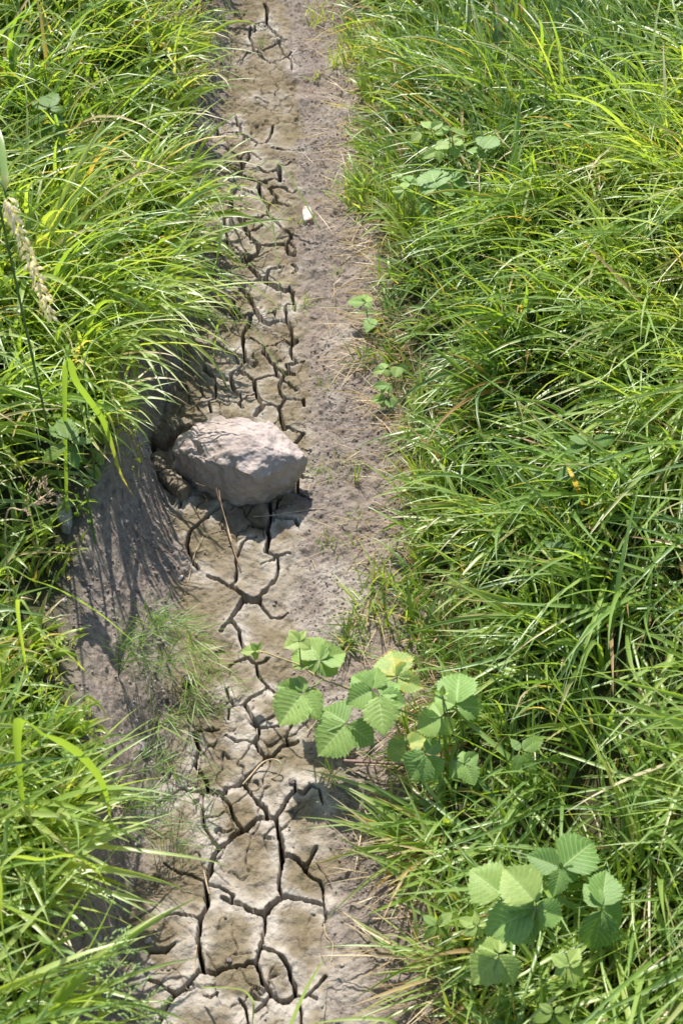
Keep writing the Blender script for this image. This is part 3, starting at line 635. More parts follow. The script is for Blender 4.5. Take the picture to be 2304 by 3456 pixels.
def stalk(label, stem, head=None, hmat=None, hrad=.004, hn=60, hsl=.007, r=.0011, leaf=None, leafw=.006, stem_mat=None, cat="grass stalk", name="grass_stalk", spread=.5, leaf_dry=.1, ox=0, oy=0, k=1.0):
    P = spline(rooted(path(stem, None, ox, oy, k)), 7); root = thing(name, label, cat, tuple(P[0]))
    V, F = tube_geo(P, np.linspace(r, r * .6, len(P)), 6); obj("stem", mesh_np("stem", local(V, root), F, stem_mat or M_STEM), root)
    if head is not None:
        V, F = head_geo(path(head, None, ox, oy, k), hrad, hn, hsl, spread); obj("seed_head", mesh_np("seed_head", local(V, root), F, hmat, smooth=False), root)
    for lf in (leaf or []):
        g = ribbon_geo(spline(path(lf, None, ox, oy, k), 7), leafw, .55, leaf_dry); blade_obj("leaf_blade", (local(g[0], root), g[1], g[2]), root)
    return root
def twig(pts, r, label, mat=None, h=.004, ox=0, oy=0, k=1.0, cat="twig", name="twig", jitter=.15):
    P = spline(path(pts, h, ox, oy, k), 6); gz = ground_z(P[:, 0], P[:, 1]) + r * .8; P[:, 2] = np.where(np.array([0.0]) + P[:, 2] < gz, gz, P[:, 2])
    V, F = tube_geo(P, np.linspace(r, r * .6, len(P)), 5, jitter); return obj(name, mesh_np(name, V, F, mat or M_STRAW), label=label, category=cat)

long_blade([(540,-20,.30),(640,110,.27),(780,300,.22),(860,430,.19),(920,600,.15),(990,830,.10),(1050,950,.07),(1130,1075,.03)], 22, "broad pale blade with a dry brown tip hanging over the bare left slope", .62, .5, None, 0, 1250, 2.45, .3)
long_blade([(225,2585,.2),(330,2540,.25),(440,2490,.28),(535,2452,.30),(555,2456,.30),(630,2500,.28),(730,2590,.23),(807,2652,.17)], 10, "thin blade with a sharp bend reaching over the cracked mud", .1, .85)
long_blade([(60,2455,.30),(150,2478,.36),(219,2510,.38),(286,2561,.36),(337,2628,.31),(362,2694,.25),(375,2786,.17)], 38, "very broad arching blade at lower left, out of focus", .1, .55, roll=.5)
long_blade([(680,3332,.03),(760,3334,.07),(820,3342,.10),(853,3380,.11),(855,3420,.10),(848,3490,.08)], 11, "thin curved blade crossing the mud at the very bottom", .1, .7)
long_blade([(960,3530,.20),(985,3450,.17),(1020,3365,.13),(1060,3290,.08),(1100,3228,.03)], 15, "straight pointed blade rising over the mud at the bottom edge", .1, .6)
long_blade([(1330,3452,.06),(1224,3437,.07),(1115,3446,.06),(1020,3460,.03)], 12, "flat blade lying along the bottom edge of the bare soil", .1, .75)
long_blade([(770,640,.05),(810,626,.12),(850,632,.14),(885,680,.13),(915,740,.11),(930,825,.08),(945,1020,.02)], 9, "slender arched blade hanging down across the far mud plates", .1, .6)
long_blade([(740,1085,.10),(800,1090,.12),(845,1095,.12),(900,1175,.09),(950,1250,.06),(1000,1320,.02)], 8, "slender blade drooping across the mud just behind the rock", .1, .5)
long_blade([(60,2030,.28),(150,2140,.26),(240,2215,.22),(300,2275,.17),(352,2300,.12)], 14, "narrow pale blade tip pointing down the slope at left", .5, .8)
long_blade([(-10,1950,.30),(120,1960,.30),(240,2010,.26),(350,2080,.20),(470,2180,.1),(530,2216,.05)], 14, "long blade slanting down onto the shaded left slope below the rock", .2, .6)
long_blade([(0,2950,.30),(150,2900,.33),(250,2890,.30),(330,2940,.24),(385,3040,.16)], 24, "wide pointed blade hanging over the lower left slope", .1, .8, roll=.4)
stalk("dark green nodding stalk crossing from the left bank to a purple seed head", [(285,1225,.20),(400,1095,.22),(500,980,.23),(690,740,.21),(800,630,.17),(905,536,.13)], [(905,536,.13),(940,532,.125),(985,543,.115),(1032,568,.10)], M_HEADV, .0035, 46, .008, .0016,
      [[(690,738,.21),(722,735,.215),(745,760,.21),(742,820,.19),(730,880,.16),(712,928,.12)], [(905,540,.13),(950,560,.12),(1005,640,.09),(1060,740,.05),(1088,795,.02)]], .0075)
stalk("thin pale stalk with a drooping purple head just behind the rock", [(640,1080,.08),(740,1085,.10),(845,1085,.12),(885,1100,.115)], [(885,1100,.115),(925,1128,.10),(968,1165,.08)], M_HEADV, .003, 36, .007, .0008)
stalk("fine green stem slanting from the soil strip down to the left grass", [(690,985,.10),(750,940,.10),(840,845,.09),(975,700,.06),(1065,635,.02)], [(740,945,.10),(800,910,.10),(850,890,.10)], M_HEADG, .004, 30, .007, .0009)
stalk("thin flowering stem leaning out of the right grass onto the soil strip", [(1400,1125,.08),(1284,1052,.07),(1150,1037,.05),(1060,1030,.03)], [(1060,1030,.03),(980,1040,.025),(900,1050,.02)], M_HEADG, .006, 40, .006, .0008)
stalk("dry pale stem leaning left from the grass beside the rock", [(1519,1475,.12),(1400,1500,.09),(1260,1530,.05),(1152,1556,.02)], [(1400,1500,.09),(1480,1482,.12)], M_HEADB, .003, 14, .006, .0008, stem_mat=M_STRAW)
stalk("big pinkish drooping seed head near the left edge, out of focus", [(-30,560,.66),(-5,600,.68),(15,640,.68),(22,668,.67)], [(22,668,.67),(55,760,.65),(100,870,.61),(135,965,.57),(172,1062,.52)], M_HEADP, .0042, 90, .017, .002,
      [[(-10,430,.66),(8,520,.66),(18,600,.66),(20,650,.65)]], .012, leaf_dry=.6, spread=.85)
def foxtail(px, py, dx, dy, label):
    stalk(label, [(px - dx * 2 - 20, py + 120, .18), (px - dx * 1.2 - 10, py + 50, .30), (px - dx * .5, py, .34)], [(px - dx * .5, py, .34), (px, py - 4, .345), (px + dx * .5, py + dy, .33)], M_HEADG, .0055, 120, .006, .0011, name="foxtail_grass", cat="grass stalk", spread=.35)
foxtail(305, 22, 60, 8, "furry grey green foxtail head highest at the top left")
foxtail(330, 138, 80, 4, "furry foxtail head lying level below the topmost foxtail")
foxtail(500, 125, 14, 60, "short upright foxtail head beside the arching blades at top left")
def panicle(label, stem, tipdir, mat, n=16, ln=.05):
    P = spline(rooted(path(stem)), 8); root = thing("flowering_grass", label, "grass stalk", tuple(P[0]))
    V, F = tube_geo(P, np.linspace(.0012, .0006, len(P)), 5); obj("stem", mesh_np("stem", local(V, root), F, M_STRAW if mat is M_HEADB else M_STEM), root)
    gs = []; t, s, u = frame(P); i0 = len(P) // 2
    for k in range(n):
        i = i0 + int((len(P) - 1 - i0) * k / n); a = k * 2.1; d = t[i] * .8 + .7 * (math.cos(a) * s[i] + math.sin(a) * u[i]); e = P[i] + d * ln * (1.1 - .7 * k / n)
        gs.append(head_geo([P[i] + d * .004, (P[i] + e) / 2 + np.array([0, 0, .004]), e], .0012, 14, .007, .5))
    V, F = join(gs); obj("seed_head", mesh_np("seed_head", local(V, root), F, mat, smooth=False), root)
panicle("loose brown dry flower spray at the top left edge of the bed", [(430,110,.26),(520,70,.32),(620,35,.34),(735,10,.32)], None, M_HEADB, 20, .06)
panicle("second brown dry flower spray pointing right below the first", [(520,270,.24),(600,250,.27),(690,236,.27),(755,228,.25)], None, M_HEADB, 12, .04)
panicle("soft green flower spray blurred over the mud at lower left", [(150,3300,.30),(260,3270,.34),(360,3250,.33),(450,3180,.30)], None, M_HEADG, 12, .05)
panicle("soft green flower spray at the bottom left corner of the mud", [(200,3480,.30),(330,3400,.33),(450,3390,.30),(560,3420,.24)], None, M_HEADG, 11, .05)
panicle("pale flower spray in the grass above the dark left slope", [(20,1760,.28),(80,1720,.32),(130,1690,.33),(180,1650,.32)], None, M_HEADB, 9, .04)

# ---- dry stalks, roots and twigs lying about
O = dict(ox=440, oy=1300, k=2.0)
straw = thing("dry_stalk", "bundle of dry brown stalks leaning on the front of the rock", "dry stalk", tuple(gp(440 + 740 / 2, 1300 + 1245 / 2, .003)))
for j, (pts, r) in enumerate([([(578,690,.06),(600,780,.045),(640,910,.02),(680,1060,.012),(745,1245,.004)], .0016), ([(600,705,.055),(612,800,.04),(655,950,.018),(690,1080,.010),(720,1180,.005)], .0012), ([(585,740,.05),(630,820,.036),(652,862,.02)], .0010), ([(440,660,.05),(520,690,.045),(600,730,.04)], .0008)]):
    V, F = tube_geo(spline(path(pts, None, **O), 6), np.linspace(r, r * .6, 6 * (len(pts) - 1) + 1), 5, .15)
    obj("stalk", mesh_np("stalk", local(V, straw), F, M_STRAW if j == 1 else M_TWIG), straw)
twig([(490,1022),(455,1090),(425,1170),(408,1240),(395,1310)], .0008, "thin pale straw lying beside the long crack below the rock", M_STRAW, **O)
twig([(495,740),(515,765),(522,785),(500,788)], .0012, "tiny hooked straw in the shadow under the rock", M_STRAW, **O)
twig([(540,1000),(580,992),(640,985)], .001, "short twig lying across the plate in front of the rock", M_TWIG, **O)
twig([(18,950),(60,1020),(150,1085),(230,1150),(300,1210),(360,1280),(385,1350),(380,1450)], .0008, "long thin root running down the dark slope", M_TWIG, **O)
twig([(200,1135),(300,1135),(400,1165)], .0006, "short thin root branching off across the dark slope", M_TWIG, **O)
twig([(830,887,.008),(960,878,.012),(1130,852,.008),(1310,835,.006)], .0009, "straight pale straw crossing the shadow in front of the rock", M_STRAW, **O)
twig([(1120,1200),(1200,1165),(1310,1115)], .0008, "slanting straw on the sandy strip below the rock", M_STRAW, **O)
twig([(1340,280),(1420,325),(1530,345)], .001, "curved grey root on the crumbly soil right of the rock", M_TWIG, **O)
twig([(1195,740),(1215,690),(1300,655),(1380,630)], .0008, "bent pale straw on the soil just right of the rock", M_STRAW, **O)
twig([(1230,1180),(1255,1255)], .0010, "short straw lying on sandy soil beside the lower mud plates", M_STRAW, **O)
twig([(1568,1085),(1510,1190),(1450,1275)], .0009, "thin brown stem lying on the soil strip above the bramble", M_TWIG, **O)
O4 = dict(ox=440, oy=2000, k=2.0)
twig([(760,1295,.003),(830,1215,.006),(890,1150,.012),(960,1125,.02),(1010,1145,.022),(1020,1190,.018),(990,1235,.01),(950,1255,.004)], .0015, "dry root bent into a loop beside the crack", M_STRAW, **O4)
twig([(975,690),(968,760),(962,830)], .0009, "upright looking pale straw beside the bramble leaves", M_STRAW, **O4)
twig([(440,1280),(455,1200),(462,1130)], .001, "grey straw lying along the crack below the feathery weeds", M_STRAW, **O4)
twig([(1290,840),(1240,900),(1190,945)], .001, "pale straw poking out under the lower bramble leaf", M_STRAW, **O4)
O5 = dict(ox=440, oy=2672, k=2.0)
twig([(495,530),(510,600),(532,690)], .0013, "short pale straw stuck in the long lower crack", M_STRAW, **O5)
twig([(447,1035),(440,1120),(432,1230)], .0012, "pale straight straw left of the lower crack", M_STRAW, **O5)
twig([(1305,890),(1320,970),(1365,1030),(1355,1140)], .0009, "thin bent straw on the soil beside the lowest plates", M_STRAW, **O5)
twig([(1300,920),(1280,1010),(1290,1100),(1330,1160)], .0007, "fine curved root next to the bent straw", M_TWIG, **O5)
twig([(280,1165),(330,1220),(375,1320),(390,1335)], .0008, "brown rootlet running into the forked crack", M_TWIG, **O5)
twig([(1250,445),(1310,530),(1355,615)], .0012, "grey twig in the bramble shadow on the lower mud", M_TWIG, **O5)
OB = dict(ox=900, oy=2090, k=2.0)
twig([(525,955,.02),(640,962,.025),(760,968,.03),(920,978,.035),(1050,1000,.03)], .0028, "thick purplish woody stem below the bramble leaves", M_WOODY, cat="woody stem", name="woody_stem", **OB)
twig([(600,980,.01),(760,985,.02),(920,1000,.02)], .0013, "thin pale stem lying just below the purplish woody stem", M_STRAW, **OB)
twig([(450,912),(560,905),(700,885)], .0009, "pale straw under the large lower bramble leaf", M_STRAW, **OB)
twig([(540,1000),(640,1060),(720,1105)], .0009, "slanting root on the soil below the woody stem", M_TWIG, **OB)
twig([(580,1105,.01),(760,1100,.015),(940,1105,.02)], .0010, "long pale straw along the foot of the right bank", M_STRAW, **OB)
twig([(270,765),(330,705),(365,660)], .0010, "pale straw under the left bramble leaf", M_STRAW, **OB)
twig([(1290,280),(1240,320),(1200,370),(1185,400)], .0008, "curved straw on the far soil strip near the grass", M_STRAW, ox=380, oy=0, k=1.333)
twig([(1075,310),(1010,350),(965,395),(955,420)], .0011, "brown twig on the far bed beside the cracks", M_TWIG, ox=500, oy=0, k=2)
OW = dict(ox=1150, oy=960, k=5.228)
for pts, lab in [([(0,1430),(200,1400),(500,1385)], "pale dead stem on the soil by the small bramble seedlings"), ([(90,1560),(300,1530),(560,1490)], "dead stem pointing at the small bramble seedling"),
                 ([(180,930,.01),(400,1010,.02),(600,1100,.03)], "dead stem slanting from the right grass above the seedlings"), ([(200,720),(320,800),(420,885)], "short dead stem on dark soil beside a drooping leaflet")]:
    twig(pts, .0011, lab, M_STRAW, **OW)
OE = dict(ox=1250, oy=2500, k=2.46)
for pts, lab, r in [([(20,1480,.01),(180,1475,.015),(330,1460,.02)], "pale dead stem on the soil at lower right", .0014), ([(0,1590,.005),(100,1600,.008),(250,1560,.02),(400,1500,.04)], "curved dark red stem at the foot of the lower right bank", .0012),
                    ([(130,1350,.01),(260,1380,.02),(370,1440,.02)], "thin grey root above the pale dead stem", .0009), ([(0,690),(150,685),(260,680)], "brown dead stem at the edge of the lower grass tuft", .0011)]:
    twig(pts, r, lab, M_TWIG if "red" in lab or "brown" in lab else M_STRAW, **OE)

# ------------------------------------------------------------------ leaves: bramble and nettle
def leaf_col(base0, base1, vein):
    def f(m):
        lf = m.node("ShaderNodeSeparateXYZ", {0: m.attr("leaf", 'Vector')}).outputs     # along, across, tint
        c = m.ramp(lf[2], (0, base0), (.6, base1), (1, tuple(min(1, x * k) for x, k in zip(base1, (1.45, 1.15, 1.15)))))
        c = m.mix(m.ramp(m.noise(130, 3), (.35, g3(0)), (.7, g3(.3))), c, tuple(x * .7 for x in base0))
        ab = m.math('ABSOLUTE', lf[1]); ph = m.math('FRACT', m.math('MULTIPLY', m.math('SUBTRACT', lf[0], m.math('MULTIPLY', ab, .30)), 8.0))
        v1 = m.math('SUBTRACT', 1.0, m.math('MULTIPLY', m.math('ABSOLUTE', m.math('SUBTRACT', ph, .5)), 9.0))
        v2 = m.math('SUBTRACT', 1.0, m.math('MULTIPLY', ab, 16.0))
        v = m.math('MAXIMUM', m.math('MAXIMUM', v1, 0.0), m.math('MAXIMUM', v2, 0.0))
        c = m.mix(m.math('MULTIPLY', v, .75), c, vein)
        sp = m.math('MULTIPLY', m.attr("spot"), m.ramp(m.noise(75, 2, .5), (.52, g3(0)), (.58, g3(1))))
        m.vein = v
        return m.mix(sp, c, (.55, .48, .10))
    return f
def leafmat(name, *cols, rough=.5, trans=.32):
    m = leafy(name, leaf_col(*cols), rough, trans, (1.35, 1.35, .6), .4)
    m.bump(m.math('ADD', m.math('MULTIPLY', m.vein, -.6), m.noise(500, 3, .6)), .35, .0012); return m.m
M_BRAMBLE = leafmat("bramble_leaf", (.125, .240, .060), (.235, .385, .100), (.42, .54, .22), trans=.38)
M_NETTLE = leafmat("nettle_leaf", (.05, .120, .022), (.12, .225, .038), (.22, .32, .08), trans=.38)
M_CANE = solid("bramble_cane", (.30, .24, .11), .55)
M_PET = solid("leaf_stalk", (.20, .25, .09), .55)
LEAVES = []
def leaflet_geo(b, t, ratio, up, tint=.6, spot=0.0, serr=.085, nteeth=13, fold=.22, droop=.10, nt_=42, ns=13, pleat=.019, clear=True):
    b, t = np.array(b), np.array(t); ax = t - b; L = np.linalg.norm(ax); ax /= L
    up = np.array(up, float); up -= ax * up.dot(ax); up /= np.linalg.norm(up); sd_ = np.cross(ax, up)
    tt = np.linspace(0, 1, nt_); ss = np.linspace(-1, 1, ns); Tt, Ss = np.meshgrid(tt, ss, indexing='ij')
    w_ = (np.clip(Tt, 0, 1) ** .58) * (np.clip(1 - Tt, 0, 1) ** .92); w_ = w_ / w_.max() * (1 - .25 * sstep(.66, 1, Tt))
    saw = (Tt * nteeth + rng.uniform()) % 1.0; edge = sstep(.72, 1, np.abs(Ss)); big = .5 + .5 * np.sin(Tt * 23 + rng.uniform(0, 6))
    w_ = w_ * (1 + edge * serr * (1.7 * saw * (.65 + .7 * big) - .5))
    hw = L * ratio * 1.26 / 2
    x = Ss * hw * w_; al = Tt * L + np.abs(Ss) * edge * saw * serr * L * .35 - .02 * L * np.abs(Ss) * (1 - Tt)
    z = fold * np.abs(x) - droop * L * Tt ** 2 - .12 * np.abs(Ss) ** 2.5 * hw * w_ + pleat * L * np.cos(2 * math.pi * 8 * (Tt - .30 * np.abs(Ss))) * np.clip(np.abs(Ss) * 3, 0, 1) * -1 * w_
    z = z + .025 * L * np.sin(Tt * 5 + Ss * 2 + rng.uniform(0, 6)) * np.abs(Ss)
    V = b + al[..., None] * ax + x[..., None] * sd_ + z[..., None] * up
    if clear: LEAVES.append(V[::4, ::3].reshape(-1, 3))
    i = np.arange(nt_ * ns).reshape(nt_, ns); F = np.stack([i[:-1, :-1], i[:-1, 1:], i[1:, 1:], i[1:, :-1]], -1).reshape(-1, 4)
    at = np.stack([Tt, Ss, np.full_like(Tt, tint)], -1).reshape(-1, 3)
    return V.reshape(-1, 3), F, at, np.full(at.shape[0], spot)
def leaf(root, hub, h, tips, o, tint=.6, spot=0.0, ratio=.78, foot=None, mat=None, pl=None, serr=.115, nteeth=13, name="leaf", nt_=42, gap=.06, label=None, tilt=.35):
    ox, oy, k = o
    hp = gp(ox + hub[0] / k, oy + hub[1] / k, h)
    if foot is None: f3 = np.array([hp[0] + rng.uniform(-.01, .03), hp[1] + rng.uniform(-.03, .0), max(float(ground_z(hp[0], hp[1])), hp[2] - .10)])
    else: f3 = gp(ox + foot[0] / k, oy + foot[1] / k, foot[2])
    mid = (hp + f3) / 2 + np.array([rng.uniform(-.006, .006), -.006, .006])
    V, F = tube_geo(spline([f3, mid, hp], 5), np.linspace(.0013, .0009, 11), 6)
    lo = obj(name, mesh_np(name, local(V, root), F, M_PET), root)
    if label: lo['label'] = label
    for tp in tips:
        dh = tp[2] if len(tp) > 2 else -.008; rt = tp[3] if len(tp) > 3 else ratio; tn = tp[4] if len(tp) > 4 else tint
        t3 = gp(ox + tp[0] / k, oy + tp[1] / k, 0); z_t = hp[2] + dh + rng.uniform(-.010, .006)
        t3 = plane_pt(ox + tp[0] / k, oy + tp[1] / k, z_t)
        ax = t3 - hp; b3 = hp + ax * gap
        up = np.array([rng.uniform(-.3, .3), rng.uniform(-.75, -.1) * tilt * 2, 1.0])
        V, F, at, spt = leaflet_geo(b3, t3, rt, up, np.clip(tn + rng.uniform(-.16, .12), 0, 1), spot, serr, nteeth, fold=rng.uniform(.2, .5), droop=rng.uniform(.04, .2), nt_=nt_)
        obj("leaflet", mesh_np("leaflet", local(V, root), F, mat or M_BRAMBLE, dict(leaf=at, spot=spt)), lo)
    return lo
def bramble(label, base, cane=None, o=(900, 2090, 2.0), r=.0022):
    ox, oy, k = o; b = gp(ox + base[0] / k, oy + base[1] / k, base[2] if len(base) > 2 else 0)
    rt = thing("bramble_plant", label, "bramble", tuple(b))
    if cane:
        P = spline(path(cane, None, ox, oy, k), 6); V, F = tube_geo(P, np.linspace(r * .5, r, len(P)), 7, .06)
        th = []
        for i in range(3, len(P) - 1, 2):
            a = rng.uniform(0, 6.28); d = np.array([math.cos(a), math.sin(a), .4]) * .0045
            th.append(tube_geo(np.array([P[i], P[i] + d * .5, P[i] + d]), np.array([.0007, .0004, .0001]), 4))
        V, F = join([(V, F)] + th); obj("cane", mesh_np("cane", local(V, rt), F, M_CANE), rt)
    return rt
B1 = (900, 2090, 2.0)
b = bramble("large bramble shoot with pale leaves trailing across the cracked mud", (1050, 720, .0), [(-62,212,.10),(0,228,.11),(100,265,.12),(220,308,.125),(300,360,.125),(370,400,.12),(460,435,.11),(545,465,.10),(700,540,.07),(900,640,.03),(1050,720,0)])
leaf(b, (-60,212), .10, [(-180,215,.0,.5,.9),(-110,160,.012,.5,.9),(-85,280,-.01,.5,.9),(-30,150,.01,.4,.9)], B1, .9, foot=(-30,222,.103), nt_=30)
leaf(b, (218,148), .19, [(118,190,-.005,.8),(300,198,-.005,.75),(150,72,.012,.6),(262,68,.012,.45)], B1, .95, foot=(232,306,.125))
leaf(b, (355,282), .135, [(148,218,-.012,.62),(265,118,.0,.85),(392,160,.0,.6),(536,212,-.008,.78),(296,374,-.01,.85),(484,368,-.012,.72)], B1, .72, foot=(320,372,.123))
leaf(b, (250,495), .14, [(68,445,-.005,.62,.35),(215,378,.006,.6,.7),(390,512,-.01,.55,.75),(82,712,-.018,.85,.85),(352,668,-.015,.72,.85)], B1, .8, foot=(375,405,.12))
leaf(b, (712,478), .15, [(536,570,-.014,.78),(570,372,-.004,.72),(745,325,.006,.95)], B1, .70, foot=(600,480,.095))
leaf(b, (755,512), .15, [(938,575,-.008,.70),(788,775,-.018,.72),(642,588,-.018,.6,.9),(900,430,.0,.7)], B1, .68, foot=(660,510,.08))
leaf(b, (545,705), .115, [(368,590,-.006,.85,.3),(342,915,-.02,.85,.75),(728,845,-.02,.72,.45)], B1, .5, foot=(700,690,.03))
b = bramble("yellow spotted bramble leaf standing behind the large shoot", (930, 560, 0))
leaf(b, (878,395), .13, [(718,312,.0,.55),(838,203,.0,.95),(982,298,.004,.72),(1056,462,-.01,.68),(935,505,-.02,.6)], B1, .9, spot=.6, label="pale leaf blotched with yellow")
b = bramble("bramble with a small folded bud among grass right of the yellow spotted leaf", (1260, 760, 0), [(1185,515,.17),(1195,600,.12),(1215,700,.06),(1260,780,0)])
leaf(b, (1275,585), .12, [(1298,345,.0,.72,.55),(1470,598,-.006,.68,.45),(1128,512,-.006,.72,.6)], B1, .5)
leaf(b, (1178,660), .135, [(1003,748,-.016,.78,.9),(1118,556,.002,.85,.9),(1243,792,-.02,.72,.9)], B1, .9)
leaf(b, (1185,515), .175, [(1133,485,.0,.5,.95),(1228,478,.0,.45,.95),(1188,448,.01,.45,.95)], B1, .95, nt_=26)
b = bramble("low bramble with shaded leaves just above the purplish woody stem", (1060, 1000, 0), [(940,850,.06),(1000,900,.05),(1075,910,.06),(1180,960,.05),(1330,1010,.03)])
leaf(b, (940,850), .075, [(806,935,-.01,.85,.85),(1072,795,.0,.75,.7),(860,775,.0,.4,.7)], B1, .75, spot=.5)
leaf(b, (1075,910), .095, [(968,1082,-.02,.95,.45),(1142,1095,-.022,.75,.45),(1165,812,.0,.7,.35),(900,930,-.005,.35,.5)], B1, .45)
leaf(b, (1330,975), .075, [(1228,1065,-.012,.75,.6),(1402,1118,-.014,.78,.65),(1318,885,.0,.75,.65),(1430,905,.0,.7,.55)], B1, .6)
B2 = (1500, 2800, 2.39)
b = bramble("tallest bramble with big ribbed leaves at lower right", (760, 760, 0), [(735,625,.22),(740,690,.17),(720,780,.10),(640,800,.05)], B2)
leaf(b, (735,600), .225, [(478,300,.01,.86,.9),(748,300,-.02,.2,.6)], B2, .85, gap=.10)
leaf(b, (470,530), .215, [(200,318,.004,.92,.75)], B2, .75, foot=(735,625,.20))
leaf(b, (735,640), .20, [(455,560,-.004,.62,.35),(310,830,-.03,.62,.65),(680,850,-.03,.62,.75),(952,705,-.012,.72,.55),(845,600,-.005,.5,.8),(520,960,-.05,.45,.6)], B2, .6)
b = bramble("dark leaved bramble half shaded behind the tallest one", (960, 420, 0), None, B2)
leaf(b, (935,310), .12, [(655,195,-.004,.62,.25),(1222,68,.004,.72,.3),(878,545,-.02,.62,.45),(1085,410,-.012,.6,.3),(760,385,-.01,.4,.6)], B2, .3)
b = bramble("bramble crossed by grass blades at the right of the dark leaved one", (1290, 720, 0), None, B2)
leaf(b, (1262,630), .12, [(1310,315,.006,.68,.4),(1120,430,.0,.55,.4),(1420,770,-.02,.8,.6),(1200,1010,-.05,.6,.3)], B2, .4)
b = bramble("small yellow green three leaf bramble below the tallest one", (420, 1080, 0), None, B2)
leaf(b, (435,1002), .12, [(232,905,.0,.68),(450,845,.006,.55),(218,1245,-.014,.74),(575,1258,-.016,.68)], B2, .97)
b = bramble("smallest bramble sprig with four bright leaflets at the bottom right", (985, 1180, 0), None, B2)
leaf(b, (980,1108), .11, [(856,998,.0,.6),(1090,955,.004,.55),(1135,1180,-.01,.75),(880,1172,-.012,.62)], B2, .95)
b = bramble("tiny reddish star shaped bramble tip left of the tallest one", (270, 860, 0), [(262,775,.13),(275,830,.08),(300,880,.03)], B2)
leaf(b, (262,775), .135, [(97,712,.0,.42),(240,655,.006,.42),(155,858,-.01,.5),(288,872,-.012,.42),(340,745,.0,.42)], B2, 1.0, nt_=28)
B3 = (1300, 380, 3.92)
b = bramble("upper far bramble with silvery leaves in the right grass", (880, 620, 0), [(850,230,.19),(880,330,.16),(890,430,.14),(870,620,.0)], B3)
leaf(b, (890,430), .15, [(635,440,-.006,.62),(1085,435,-.004,.55),(960,605,-.02,.72),(1015,325,.006,.62),(765,545,-.014,.45)], B3, .85)
leaf(b, (690,500), .14, [(478,590,-.01,.62),(720,645,-.014,.6),(812,555,-.01,.45),(630,440,.0,.5)], B3, .88)
leaf(b, (850,235), .19, [(740,175,.0,.5),(905,190,.004,.5),(1095,295,-.008,.4),(645,272,-.006,.4)], B3, .9, nt_=28)
leaf(b, (480,270), .15, [(325,375,-.01,.7)], B3, 1.0, spot=.5)
leaf(b, (600,220), .14, [(760,120,.004,.6),(500,60,.0,.4),(640,230,-.01,.6)], B3, .8)
b = bramble("far bramble with one big dark leaf right of the silvery one", (1230, 640, 0), None, B3)
leaf(b, (1225,530), .12, [(1068,470,.0,.55,.6),(1345,600,-.008,.75,.6),(1145,625,-.012,.55,.8),(1300,470,.004,.3,.5)], B3, .6)
leaf(b, (1290,490), .13, [(1440,270,.006,.8,.2)], B3, .2)
b = bramble("far bramble with a large upright leaf below the silvery one", (680, 1180, 0), None, B3)
leaf(b, (680,1015), .15, [(590,735,.006,.85,.45),(445,985,-.01,.80,.4),(930,1050,-.012,.62,.55)], B3, .45)
leaf(b, (870,930), .11, [(1115,960,-.006,.55),(960,760,.0,.7),(1010,1100,-.014,.5)], B3, .35)
b = bramble("far bramble with a rosette of pale leaflets beside the soil", (260, 1180, 0), None, B3)
leaf(b, (250,1020), .13, [(82,1028,-.004,.5),(115,1150,-.012,.68),(355,1155,-.012,.62),(390,1030,-.004,.5),(255,900,.004,.5)], B3, .88)
leaf(b, (330,930), .12, [(200,830,.0,.6),(475,940,-.008,.6),(300,835,.0,.5)], B3, .55)
leaf(b, (150,860), .13, [(85,800,.0,.5),(200,800,.0,.5),(100,900,-.004,.5)], B3, .85, nt_=26)
leaf(b, (600,1215), .10, [(465,1345,-.008,.85)], B3, .6)
leaf(b, (380,1110), .10, [(500,1200,-.01,.7),(340,1210,-.01,.6)], B3, .3)
B4 = (1150, 960, 5.228)
b = bramble("bramble seedling with a large leaflet pointing left over the soil", (560, 520, 0), None, B4)
leaf(b, (440,315), .055, [(110,275,-.004,.52,.6),(490,155,.004,.6,.85),(255,330,-.006,.35,.9),(540,430,-.01,.62,.85)], B4, .8, nt_=30)
leaf(b, (575,585), .04, [(448,835,-.012,.62,.55)], B4, .55, nt_=30)
b = bramble("bramble seedling with small round leaflets at the grass edge", (940, 1750, 0), [(945,1640,.03),(935,1740,.02),(910,1830,.0)], B4)
leaf(b, (785,1495), .05, [(555,1530,-.006,.62,.9),(825,1635,-.01,.75,.9),(700,1365,.004,.7,.6)], B4, .8, nt_=30)
leaf(b, (1000,1440), .05, [(955,1645,-.012,.78,.75),(1190,1520,-.004,.6,.4)], B4, .7, nt_=30)
b = bramble("lowest bramble seedling beside the grass, in half shade", (830, 2230, 0), [(860,1980,.04),(830,2100,.02),(790,2240,.0)], B4)
leaf(b, (835,1770), .05, [(560,1795,-.006,.5,.5),(700,1905,-.008,.6,.8),(900,1890,-.008,.6,.4),(870,1740,.0,.5,.5)], B4, .5, nt_=30)
leaf(b, (800,2010), .035, [(690,2165,-.01,.7,.4),(935,2170,-.01,.7,.4),(520,2030,-.004,.55,.8)], B4, .5, nt_=30)
